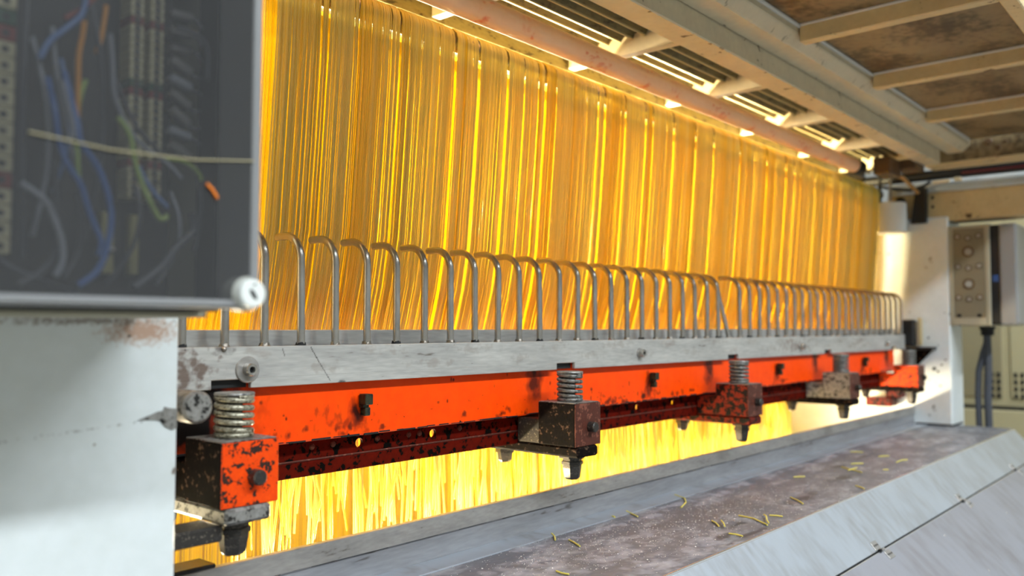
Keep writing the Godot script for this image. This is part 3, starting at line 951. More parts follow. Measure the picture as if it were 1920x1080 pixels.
	bead.tube([Vector3(x0, seam.y - 0.0010, seam.z + 0.0016), Vector3(1.6, seam.y - 0.0010, seam.z + 0.0016), Vector3(x1 - 0.01, seam.y - 0.0010, seam.z + 0.0016)], 0.0012, 8)
	obj("rolled_edge", bead, mats["bright_edge"], door)
	for hx in [1.0, 1.562, 2.124, 2.686]:
		var hg := M.new()
		hg.box(Vector3(hx - 0.012, seam.y, seam.z) - ba.z * 0.011 + ba.y * 0.0008, Vector3(0.026, 0.0016, 0.016), 0.0004, ba)
		hg.box(Vector3(hx + 0.012, seam.y, seam.z) + ba2.z * 0.012 + ba2.y * 0.0008, Vector3(0.026, 0.0016, 0.016), 0.0004, ba2)
		hg.tube([Vector3(hx - 0.006, seam.y + 0.001, seam.z + 0.001), Vector3(hx + 0.006, seam.y + 0.001, seam.z + 0.001)], 0.0028, 10)
		var ho := obj("hinge", hg, mats["rim_steel"], h)
		var sc := M.new()
		for s in [-0.008, 0.0, 0.008]:
			for q in [[-0.012, -0.011, ba], [0.012, 0.012, ba2]]:
				var b: Basis = q[2]
				sc.lathe([Vector2(0, 0.0012), Vector2(0.0014, 0.0010), Vector2(0.0018, 0)], Vector3(hx + q[0] + s, seam.y, seam.z) + b.z * float(q[1]) + b.y * 0.0015, Basis(b.y.cross(b.z), b.y, b.z), 8)
		obj("screws", sc, mats["dark_steel"], ho).set_meta("kind", "stuff")
		var dk := M.new()
		dk.lathe([Vector2(0, 0.0035), Vector2(0.0036, 0.0035), Vector2(0.0036, -0.002)], Vector3(hx - 0.012, seam.y + 0.0008, seam.z + 0.001), Basis(Vector3(0, 1, 0), Vector3(-1, 0, 0), Vector3(0, 0, 1)), 10)
		obj("pin_end", dk, mats["black"], ho)
	var e1 := M.new()
	e1.prism(PackedVector2Array([Vector2(-0.815, 1.187), Vector2(-0.566, 1.187), Vector2(-0.499, 1.112), Vector2(-0.21, 0.83), Vector2(-0.815, 0.83)]), 0.003, Vector3(x1 - 0.003, 0, 0), Basis(Vector3(0, 0, 1), Vector3(0, 1, 0), Vector3(1, 0, 0)))
	obj("gable_sheet", e1, mats["hood_steel"], h)
	for p in [[1.86, 0.016], [2.3, 0.05], [2.62, 0.09], [1.9, 0.11]]:
		var rv := M.new()
		rv.lathe([Vector2(0, 0.0016), Vector2(0.002, 0.0012), Vector2(0.003, 0)], Vector3(p[0], seam.y, seam.z) + ba2.z * (float(p[1]) + 0.02), Basis(ba2.y.cross(ba2.z), ba2.y, ba2.z), 10)
		obj("rivet", rv, mats["rim_steel"], door)
	# flour dust specks
	var fm := M.new()
	fm.tube([Vector3(0, 0, -0.5), Vector3(0, 0, 0), Vector3(0, 0, 0.5)], [0.35, 0.5, 0.32], 5)
	var mm := MultiMesh.new()
	mm.transform_format = MultiMesh.TRANSFORM_3D
	mm.mesh = fm.mesh()
	var spots := []
	var r3 := RandomNumberGenerator.new()
	r3.seed = 77
	for k in 2600:
		var px := r3.randf_range(0.75, 2.9)
		var pz := r3.randf_range(-0.795, -0.57)
		if k < 900:
			px = clampf(r3.randfn(1.30, 0.16), 0.8, 2.0)
			pz = clampf(r3.randfn(-0.68, 0.05), -0.795, -0.57)
		elif k < 1500:
			px = clampf(r3.randfn(0.95, 0.12), 0.7, 1.3)
			pz = clampf(r3.randfn(-0.72, 0.05), -0.795, -0.57)
		var s := r3.randf_range(0.0004, 0.0012) * (1.9 if r3.randf() < 0.08 else 1.0)
		spots.append(Transform3D(Basis(Vector3(r3.randfn(0, 1), r3.randfn(0, 1), r3.randfn(0, 1)).normalized(), r3.randf() * TAU).scaled(Vector3(s, s * 0.6, s)), Vector3(px, 1.1900, pz)))
	mm.instance_count = spots.size()
	for k in spots.size():
		mm.set_instance_transform(k, spots[k])
	var mi := MultiMeshInstance3D.new()
	mi.name = "flour_specks"
	mi.multimesh = mm
	mi.material_override = mats["flour"]
	add_child(mi)
	tag(mi, "pale flour specks scattered over the dusty steel hood top", "flour", "", "stuff")

# ------------------------------------------------------------------ the spaghetti
func strand_path(x: float, dz: float, yend: float, rng: RandomNumberGenerator, from_top := true) -> Array:
	var p := []
	var a := rng.randf_range(-0.0012, 0.0012)
	var b := rng.randf_range(-0.0025, 0.0025)
	var front := -0.905 + dz
	if from_top:
		p.append(Vector3(x, 1.882, -0.948))
		for k in 7:
			var an := PI * (1.0 - k / 6.0)
			p.append(Vector3(x, 1.943 + sin(an) * 0.020, -0.925 + cos(an) * 0.020 + dz * maxf(0.0, cos(an))))
	else:
		p.append(Vector3(x, 1.915, front - 0.004))
		a *= 0.15
		b *= 0.15
	p.append(Vector3(x + a * 0.4, 1.86, front - 0.004))
	p.append(Vector3(x + a, 1.74, front - 0.014))
	p.append(Vector3(x + a * 0.8, 1.63, front - 0.024 + dz * 0.2))
	p.append(Vector3(x + b * 0.3, 1.56, front - 0.038))
	p.append(Vector3(x + b * 0.5, 1.49, front - 0.058))
	p.append(Vector3(x + b, 1.40, front - 0.066))
	var lean := rng.randfn(0.0, 0.012)
	var lz := rng.randfn(0.0, 0.008)
	p.append(Vector3(x + b + lean * 0.4, lerpf(1.40, yend, 0.55), front - 0.066 + lz * 0.4))
	p.append(Vector3(x + b + lean, yend, front - 0.066 + lz))
	return p

func strand_tint(rng: RandomNumberGenerator, deep: float) -> Color:
	# linear base colours: straw yellow to deeper amber
	var c := Color(0.87, 0.79, 0.30).lerp(Color(0.88, 0.69, 0.05), clampf(deep + rng.randfn(0, 0.16), 0, 1))
	var k := rng.randf_range(0.86, 1.08)
	return Color(c.r * k, c.g * k, c.b * k)

func strand_end(x: float, rng: RandomNumberGenerator) -> float:
	if x > 2.30:
		return rng.randf_range(1.345, 1.37)
	if rng.randf() < (0.42 if x < 1.3 else 0.2):
		return rng.randf_range(1.318, 1.335)
	if x < 1.15:
		return rng.randf_range(1.205, 1.30) if rng.randf() < 0.55 else rng.randf_range(1.14, 1.20)
	return rng.randf_range(1.135, 1.20) if rng.randf() < 0.85 else rng.randf_range(1.2, 1.27)

func make_curtain() -> void:
	var st := thing("drying_stick", "round aluminium stick that the spaghetti hangs over", "stick", Vector3(1.7, 1.943, -0.925))
	var sm := M.new()
	sm.tube([Vector3(0.40, 1.943, -0.925), Vector3(1.6, 1.943, -0.925), Vector3(2.93, 1.943, -0.925)], 0.0180, 20)
	obj("rod", sm, mats["rod_steel"], st)
	var rail := obj("orange_rail", slab(Vector3(0.45, 1.905, -1.16), Vector3(0.80, 1.95, -1.12), 0.002), mats["orange_paint"])
	tag(rail, "orange rail glimpsed past the left edge of the spaghetti curtain", "rail")
	var rng := RandomNumberGenerator.new()
	rng.seed = 101
	var pasta: Material = mats["pasta"]
	var rest := M.new()
	rest.tinted = true
	var x := 0.597
	var made := 0
	var bundle := 0
	var end := 1.2
	var deep := 0.2
	var dz := 0.0
	while x < 2.885:
		if bundle <= 0:
			bundle = rng.randi_range(3, 16)
			deep = rng.randf_range(0.0, 0.3) if rng.randf() < 0.8 else rng.randf_range(0.4, 0.8)
			dz = rng.randf_range(-0.002, 0.002)
			x += rng.randf_range(0.0003, 0.0012)
			if rng.randf() < 0.30:
				x += rng.randf_range(0.0008, 0.0042)
		if made % 2 == 0 or rng.randf() < 0.35:
			end = strand_end(x, rng)
		var keep := rng.state
		var one := M.new() if made < 300 else rest
		one.tinted = true
		one.tint = strand_tint(rng, deep)
		var r := rng.randf_range(0.00098, 0.00112)
		var path := strand_path(x, dz + rng.randf_range(-0.0006, 0.0006), end + rng.randf_range(-0.004, 0.004), rng)
		var girth := []
		for k in path.size():
			girth.append(r * (1.0 if k < path.size() - 3 else 1.5))
		one.tube(path, girth, 6)
		if made < 300:
			var o := obj("spaghetti_strand", one, pasta)
			tag(o, "golden spaghetti strand in the near left half of the hanging curtain", "spaghetti", "single spaghetti strands at the near end of the curtain")
		made += 1
		bundle -= 1
		x += r * 2.0 + 0.00006
	tag(obj("spaghetti_curtain", rest, pasta), "far right run of the golden spaghetti curtain hanging behind the hooks", "spaghetti", "", "stuff")
	# second layer close behind the first
	var back := M.new()
	back.tinted = true
	x = 0.455
	bundle = 0
	while x < 2.875:
		if bundle <= 0:
			bundle = rng.randi_range(8, 30)
			deep = rng.randf_range(0.5, 1.0)
			x += rng.randf_range(0.0, 0.0004)
		back.tint = strand_tint(rng, deep)
		if made % 2 == 0 or rng.randf() < 0.4:
			end = strand_end(x, rng)
			if x < 1.5 and rng.randf() < lerpf(0.9, 0.0, clampf((x - 0.5) / 1.0, 0, 1)):
				end = rng.randf_range(1.31, 1.335)
		back.tube(strand_path(x, -0.012 + rng.randf_range(-0.0004, 0.0004), end, rng, false), 0.00105, 5)
		made += 1
		bundle -= 1
		x += 0.0019
	x = -0.934
	while x > -1.42:   # the run that turns the corner beside the far column
		back.tint = strand_tint(rng, rng.randf_range(0.4, 0.9))
		var sway := rng.randf_range(-0.0008, 0.0008)
		back.tube([Vector3(2.896, 1.925, x), Vector3(2.896 + sway, 1.68, x - 0.006), Vector3(2.896, 1.40, x - 0.04)], 0.00108, 5)
		x -= 0.0021
	tag(obj("spaghetti_layer", back, mats["pasta_inner"]), "deeper amber layer of spaghetti close behind the front curtain", "spaghetti", "", "stuff")
	# the next stick's curtain, well behind the lamps
	var far := M.new()
	far.tinted = true
	x = 0.30
	while x < 2.35:
		far.tint = strand_tint(rng, 0.6)
		var b := rng.randf_range(-0.004, 0.004)
		far.tube([Vector3(x, 1.98, -1.44), Vector3(x + b, 1.6, -1.44 + b), Vector3(x + b * 0.5, rng.randf_range(0.93, 0.99), -1.44)], 0.0013, 4)
		x += 0.0027
	tag(obj("spaghetti_drape", far, mats["pasta_inner"]), "amber rear spaghetti curtain seen between the loose lower ends", "spaghetti", "", "stuff")

# ------------------------------------------------------------------ electrical enclosures
func enclosure_shell(o: Node3D, x0: float, x1: float, y0: float, y1: float) -> void:
	var zb := -0.724
	var zf := -0.607
	var t := 0.004
	var m := M.new()
	m.box(Vector3((x0 + x1) * 0.5, (y0 + y1) * 0.5, zb + t * 0.5), Vector3(x1 - x0, y1 - y0, t), 0.001)
	m.box(Vector3((x0 + x1) * 0.5, y0 + t * 0.5, (zb + zf) * 0.5), Vector3(x1 - x0, t, zf - zb), 0.001)
	m.box(Vector3((x0 + x1) * 0.5, y1 - t * 0.5, (zb + zf) * 0.5), Vector3(x1 - x0, t, zf - zb), 0.001)
	m.box(Vector3(x0 + t * 0.5, (y0 + y1) * 0.5, (zb + zf) * 0.5), Vector3(t, y1 - y0, zf - zb), 0.001)
	m.box(Vector3(x1 - t * 0.5, (y0 + y1) * 0.5, (zb + zf) * 0.5), Vector3(t, y1 - y0, zf - zb), 0.001)
	obj("shell", m, mats["box_beige"], o)
	var s := M.new()   # the dark seal between shell and lid
	for q in [[Vector3((x0 + x1) * 0.5, y0 + 0.006, -0.594), Vector3(x1 - x0 - 0.012, 0.004, 0.028)], [Vector3((x0 + x1) * 0.5, y1 - 0.006, -0.594), Vector3(x1 - x0 - 0.012, 0.004, 0.028)], [Vector3(x0 + 0.008, (y0 + y1) * 0.5, -0.594), Vector3(0.004, y1 - y0 - 0.012, 0.028)], [Vector3(x1 - 0.008, (y0 + y1) * 0.5, -0.594), Vector3(0.004, y1 - y0 - 0.012, 0.028)]]:
		s.box(q[0], q[1], 0.0005)
	obj("lid_seal", s, mats["black"], o)

func wire(label: String, m: String, r: float, pts: Array) -> void:
	var c := Curve3D.new()
	for k in pts.size():
		var a: Vector3 = pts[maxi(k - 1, 0)]
		var b: Vector3 = pts[mini(k + 1, pts.size() - 1)]
		c.add_point(pts[k], (a - b) / 6.0, (b - a) / 6.0)
	var fine := []
	var l := c.get_baked_length()
	for k in 25:
		fine.append(c.sample_baked(l * k / 24.0, true))
	var w := M.new()
	w.tube(fine, r, 9)
	tag(obj("wire", w, mats[m]), label, "wire")

func make_left_enclosure() -> void:
	var x0 := -0.12
	var x1 := 0.343
	var y0 := 1.5085
	var y1 := 1.826
	var o := thing("electrical_enclosure", "grey electrical box with a dusty clear lid, full of coloured wires", "enclosure", Vector3(0.15, y0, -0.65))
	enclosure_shell(o, x0, x1, y0, y1)
	var lid := M.new()
	var yl := y0 + 0.0058
	# lid frame: a shallow rounded tray round the clear pane
	for q in [[Vector3((x0 + x1) * 0.5, yl + 0.003, -0.558), Vector3(x1 - x0, 0.006, 0.046)], [Vector3((x0 + x1) * 0.5, y1 - 0.003, -0.558), Vector3(x1 - x0, 0.006, 0.046)], [Vector3(x0 + 0.003, (yl + y1) * 0.5, -0.558), Vector3(0.006, y1 - yl, 0.046)], [Vector3(x1 - 0.004, (yl + y1) * 0.5, -0.558), Vector3(0.008, y1 - yl, 0.046)]]:
		lid.box(q[0], q[1], 0.0018)
	var lo := obj("lid_frame", lid, mats["lid_lip"], o)
	var pn := M.new()
	var a := Vector3(x0 + 0.005, yl + 0.005, -0.5362)
	var b := Vector3(x1 - 0.007, y1 - 0.005, -0.5362)
	pn.quad(a, Vector3(b.x, a.y, a.z), b, Vector3(a.x, b.y, a.z), Vector3(0, 0, 1))
	obj("clear_pane", pn, mats["clear_lid"], o)
	# mounting plate
	var mp := M.new()
	mp.box(Vector3(0.105, (y0 + y1) * 0.5, -0.626), Vector3(0.43, y1 - y0 - 0.014, 0.003), 0.0005)
	obj("mounting_plate", mp, mats["black"], o)
	# lid screw with its slot
	var kc := Vector3(0.3335, 1.5245, -0.5345)
	var ax := Basis(Vector3(1, 0, 0), Vector3(0, 0, 1), Vector3(0, -1, 0))
	var kb := M.new()
	kb.lathe([Vector2(0.0125, -0.014), Vector2(0.0125, -0.002), Vector2(0.0112, 0.0), Vector2(0, 0)], kc, ax, 28)
	var ko := obj("lid_screw", kb, mats["grey_plastic"], o)
	var kd := M.new()
	kd.lathe([Vector2(0.0100, 0), Vector2(0.0100, 0.0055), Vector2(0.0090, 0.0065), Vector2(0, 0.0065)], kc, ax, 28)
	obj("white_cap", kd, mats["knob_white"], ko)
	var sl := M.new()
	var pts := PackedVector2Array()
	for k in 14:
		var an := TAU * k / 14
		pts.append(Vector2(cos(an) * 0.0046, sin(an) * 0.0017).rotated(-0.95))
	sl.prism(pts, 0.0004, kc + Vector3(-0.0002, -0.0006, 0.0064))
	sl.prism(PackedVector2Array([Vector2(-0.0016, 0), Vector2(0.0016, 0.0002), Vector2(0, 0.0018)]), 0.0004, kc + Vector3(0.0006, 0.0056, 0.0064))
	obj("screw_slot", sl, mats["soot"], ko)
	# terminal strips
	var tb := M.new()
	tb.box(Vector3.ZERO, Vector3(0.0098, 0.0054, 0.018), 0.0006)
	var tall := M.new()
	tall.box(Vector3.ZERO, Vector3(0.0130, 0.0102, 0.018), 0.0007)
	var hm := M.new()
	hm.lathe([Vector2(0.0026, 0.0), Vector2(0.0020, 0.0), Vector2(0.0018, -0.0014), Vector2(0, -0.0014)], Vector3.ZERO, ax, 10)
	hm.lathe([Vector2(0, 0.00025), Vector2(0.0020, 0.00025)], Vector3.ZERO, ax, 10)
	var tbm := tb.mesh()
	var tam := tall.mesh()
	var hmm := hm.mesh()
	for s in [["beige terminal strip at the left edge of the picture behind the lid", 0.1975, 1.553, 25, 0.0107, tam, -0.0002], ["beige terminal strip, left one of the close pair behind the lid", 0.2840, 1.5965, 39, 0.0058, tbm, 0.00002], ["beige terminal strip, right one of the close pair behind the lid", 0.2990, 1.5965, 39, 0.0058, tbm, 0.00002]]:
		var t := thing("terminal_strip", s[0], "terminal strip", Vector3(s[1], s[2], -0.615), "terminal strips in the clear-lidded box")
		for k in s[3]:
			var yy: float = s[2] + s[4] * k
			if yy > 1.815:
				break
			var bo := MeshInstance3D.new()
			bo.name = "terminal_block" if k == 0 else "terminal_block_%03d" % k
			bo.mesh = s[5]
			bo.material_override = mats["terminal_red"] if k % 9 == 4 else mats["terminal_green"] if k % 9 == 5 and k % 2 == 0 else mats["terminal_beige"]
			bo.position = Vector3(0, yy - s[2], 0)
			t.add_child(bo)
			var ho := MeshInstance3D.new()
			ho.name = "screw_hole"
			ho.mesh = hmm
			ho.material_override = mats["black"]
			ho.position = Vector3(0, 0, 0.00905)
			bo.add_child(ho)
		var rl := M.new()
		rl.box(Vector3(s[1], (s[2] + 1.815) * 0.5, -0.6245), Vector3(0.014, 1.815 - s[2] + 0.01, 0.001), 0.0003)
		obj("rail", rl, mats["dark_steel"], t)
	for s in [[0.270, "wide yellowish rail end with a screw below the terminal strips"], [0.289, "narrow yellowish rail end below the terminal strips"]]:
		var r := thing("mounting_rail", s[1], "rail", Vector3(s[0], 1.54, -0.618))
		var rm := M.new()
		rm.box(Vector3(s[0], 1.561, -0.618), Vector3(0.0085 if s[0] < 0.28 else 0.0065, 0.044, 0.008), 0.001)
		obj("rail_bar", rm, mats["rail_yellow"], r)
		if s[0] < 0.28:
			var sc := M.new()
			sc.lathe([Vector2(0, 0.003), Vector2(0.0026, 0.0025), Vector2(0.003, 0)], Vector3(s[0] + 0.002, 1.556, -0.614), ax, 14)
			obj("rail_screw", sc, mats["rod_steel"], r)
	# stacked connectors to the right of the strips
	var rng := RandomNumberGenerator.new()
	rng.seed = 3
	for k in 9:
		var yy := 1.735 - k * 0.0128
		var c := thing("connector", ["grey plug-in connector at the top of the stack behind the lid", "grey connector, second from top of the stack behind the lid", "grey connector, third from top of the stack behind the lid", "tilted grey connector, fourth from top behind the lid", "pale tilted connector at mid height of the stack behind the lid", "grey connector below the pale tilted one behind the lid", "grey connector, third from bottom of the stack behind the lid", "drooping grey connector, second from bottom behind the lid", "lowest grey connector beside the terminal strips behind the lid"][k], "connector", Vector3(0.315, yy, -0.603), "connectors stacked beside the terminal strips")
		var cm := M.new()
		var ba := Basis(Vector3(0, 0, 1), rng.randf_range(-0.7, -0.1) if k > 2 else 0.05)
		cm.box(Vector3(0.315, yy, -0.603), Vector3(0.018, 0.0062, 0.010), 0.0012, ba)
		obj("plug_body", cm, mats["component_grey"] if k != 4 and k != 7 else mats["wire_grey"], c)
		var cw := M.new()
		cw.tube([c.position + ba * Vector3(0.009, 0, 0), c.position + ba * Vector3(0.013, 0, 0), c.position + Vector3(0.016, -0.006, 0.003)], 0.0014, 7)
		obj("lead", cw, mats["wire_dark"], c)
	# the wires
	wire("thick blue wire hanging in a long bow at mid box", "wire_blue", 0.0022, [Vector3(0.226, 1.668, -0.585), Vector3(0.230, 1.632, -0.572), Vector3(0.232, 1.621, -0.572), Vector3(0.241, 1.610, -0.572), Vector3(0.246, 1.601, -0.572), Vector3(0.251, 1.587, -0.572), Vector3(0.253, 1.573, -0.572), Vector3(0.251, 1.556, -0.572), Vector3(0.245, 1.538, -0.572), Vector3(0.233, 1.528, -0.572)])
	wire("second blue wire left of the thick blue bow", "wire_blue", 0.0020, [Vector3(0.216, 1.662, -0.585), Vector3(0.217, 1.640, -0.575), Vector3(0.220, 1.621, -0.575), Vector3(0.225, 1.607, -0.575), Vector3(0.234, 1.594, -0.575), Vector3(0.239, 1.579, -0.575), Vector3(0.244, 1.567, -0.575), Vector3(0.248, 1.558, -0.575), Vector3(0.247, 1.548, -0.575)])
	wire("blue wire slanting down left at the top of the box", "wire_pale_blue", 0.0021, [Vector3(0.240, 1.722, -0.588), Vector3(0.237, 1.710, -0.588), Vector3(0.228, 1.699, -0.588), Vector3(0.218, 1.688, -0.588), Vector3(0.212, 1.675, -0.588)])
	wire("brownish red wire slanting above the top blue wire", "wire_red", 0.0019, [Vector3(0.262, 1.742, -0.594), Vector3(0.249, 1.728, -0.594), Vector3(0.240, 1.717, -0.594), Vector3(0.229, 1.707, -0.594)])
	wire("amber wire hanging straight left of the strips", "wire_amber", 0.0017, [Vector3(0.236, 1.704, -0.580), Vector3(0.235, 1.694, -0.580), Vector3(0.233, 1.680, -0.580), Vector3(0.233, 1.661, -0.580), Vector3(0.233, 1.639, -0.580)])
	wire("short amber wire near the top beside the left strip of the pair", "wire_amber", 0.0017, [Vector3(0.256, 1.724, -0.594), Vector3(0.255, 1.714, -0.594), Vector3(0.253, 1.700, -0.594), Vector3(0.250, 1.689, -0.594)])
	wire("yellow green wire joining the amber wire halfway down", "wire_lime", 0.0016, [Vector3(0.241, 1.667, -0.588), Vector3(0.238, 1.656, -0.588), Vector3(0.236, 1.640, -0.588), Vector3(0.236, 1.626, -0.588), Vector3(0.237, 1.612, -0.588), Vector3(0.238, 1.596, -0.588)])
	wire("long grey wire crossing the terminal strips to lower right", "wire_grey", 0.0016, [Vector3(0.253, 1.70, -0.580), Vector3(0.255, 1.683, -0.580), Vector3(0.257, 1.659, -0.580), Vector3(0.266, 1.639, -0.580), Vector3(0.275, 1.629, -0.580), Vector3(0.286, 1.622, -0.580), Vector3(0.296, 1.617, -0.580), Vector3(0.306, 1.608, -0.580)])
	wire("dark grey wire just above the long grey one", "wire_dark", 0.0016, [Vector3(0.261, 1.672, -0.588), Vector3(0.274, 1.645, -0.588), Vector3(0.284, 1.634, -0.588), Vector3(0.294, 1.626, -0.588)])
	wire("yellow green wire looping under the terminal strips", "wire_lime", 0.0018, [Vector3(0.256, 1.642, -0.572), Vector3(0.264, 1.632, -0.572), Vector3(0.268, 1.615, -0.572), Vector3(0.273, 1.600, -0.572), Vector3(0.280, 1.586, -0.572), Vector3(0.287, 1.576, -0.572), Vector3(0.292, 1.579, -0.572)])
	wire("grey blue wire inside the yellow green loop", "wire_pale_blue", 0.0016, [Vector3(0.275, 1.613, -0.580), Vector3(0.278, 1.606, -0.580), Vector3(0.286, 1.595, -0.580), Vector3(0.296, 1.586, -0.580)])
	wire("yellow green wire arching right of the strips at mid height", "wire_lime", 0.0015, [Vector3(0.297, 1.622, -0.588), Vector3(0.312, 1.622, -0.588), Vector3(0.323, 1.616, -0.588), Vector3(0.326, 1.610, -0.588)])
	wire("dark blue wire arching right of the connectors near the top", "wire_dark", 0.0019, [Vector3(0.304, 1.720, -0.588), Vector3(0.321, 1.719, -0.588), Vector3(0.329, 1.710, -0.588), Vector3(0.329, 1.687, -0.588)])
	wire("thick grey sheathed cable bending to lower left at bottom right", "wire_dark", 0.0029, [Vector3(0.315, 1.584, -0.580), Vector3(0.316, 1.571, -0.580), Vector3(0.303, 1.558, -0.580), Vector3(0.292, 1.543, -0.580), Vector3(0.273, 1.528, -0.580)])
	wire("thin dark wire bowing near the right wall of the box", "wire_dark", 0.0014, [Vector3(0.326, 1.614, -0.594), Vector3(0.329, 1.595, -0.594), Vector3(0.328, 1.576, -0.594), Vector3(0.324, 1.557, -0.594)])
	wire("grey wire bowing beside the left terminal strip", "wire_grey", 0.0021, [Vector3(0.200, 1.591, -0.580), Vector3(0.214, 1.582, -0.580), Vector3(0.220, 1.571, -0.580), Vector3(0.225, 1.557, -0.580), Vector3(0.226, 1.544, -0.580), Vector3(0.222, 1.534, -0.580)])
	wire("dark grey wire sweeping to the bottom left corner", "wire_dark", 0.0021, [Vector3(0.223, 1.610, -0.590), Vector3(0.225, 1.588, -0.590), Vector3(0.226, 1.564, -0.590), Vector3(0.225, 1.549, -0.590), Vector3(0.217, 1.537, -0.590), Vector3(0.204, 1.528, -0.590)])
	wire("pale grey wire slanting behind the amber wire", "wire_grey", 0.0017, [Vector3(0.220, 1.659, -0.572), Vector3(0.223, 1.646, -0.572), Vector3(0.227, 1.631, -0.572), Vector3(0.228, 1.623, -0.572)])
	wire("dark grey wire between the two blue bows", "wire_dark", 0.0019, [Vector3(0.237, 1.590, -0.588), Vector3(0.240, 1.575, -0.588), Vector3(0.241, 1.559, -0.588), Vector3(0.237, 1.545, -0.588), Vector3(0.230, 1.534, -0.588)])
	for w in [["thin grey wire running down left of the second blue wire", "wire_grey", 0.210, 1.690, 0.214, 1.560, 0.006], ["thin dark wire hanging at the far left beside the left strip", "wire_dark", 0.207, 1.720, 0.209, 1.545, -0.004], ["dark wire hanging between amber wire and terminal strips", "wire_dark", 0.244, 1.735, 0.247, 1.560, 0.007], ["thin grey wire crossing behind the blue bows to lower right", "wire_grey", 0.222, 1.700, 0.262, 1.548, -0.008], ["dark wire leaning left out of the lower rail ends", "wire_dark", 0.281, 1.600, 0.262, 1.530, 0.006], ["grey wire dropping right of the rail ends to the bottom", "wire_grey", 0.306, 1.600, 0.298, 1.532, 0.007], ["thin dark wire looping low over the bottom of the box", "wire_dark", 0.190, 1.548, 0.243, 1.524, -0.010], ["thin bluish wire hanging close left of the amber wire", "wire_pale_blue", 0.228, 1.680, 0.226, 1.590, 0.004]]:
		var top := Vector3(w[2], w[3], -0.596)
		var end := Vector3(w[4], w[5], -0.598)
		wire(w[0], w[1], 0.0015, [top, top.lerp(end, 0.3) + Vector3(w[6], 0, 0.006), top.lerp(end, 0.65) + Vector3(float(w[6]) * 1.1, 0, 0.007), end])
	# spaghetti bits stuck to the lid
	var ln := M.new()
	ln.tube([Vector3(0.188, 1.6145, -0.5350), Vector3(0.235, 1.6115, -0.5350), Vector3(0.290, 1.6135, -0.5350), Vector3(0.3365, 1.6195, -0.5350)], 0.0006, 8)
	tag(obj("spaghetti_scrap", ln, mats["pale_scrap"]), "long thin spaghetti strand stuck across the clear lid", "pasta scrap")
	var sb := M.new()
	sb.tube([Vector3(0.3005, 1.5985, -0.5348), Vector3(0.3045, 1.5950, -0.5346), Vector3(0.3085, 1.5895, -0.5348)], 0.0011, 8)
	var am: StandardMaterial3D = pbr("amber_scrap", Color(0.90, 0.48, 0.10), 0.4)
	tag(obj("spaghetti_scrap", sb, am), "short orange spaghetti scrap stuck low on the clear lid", "pasta scrap")

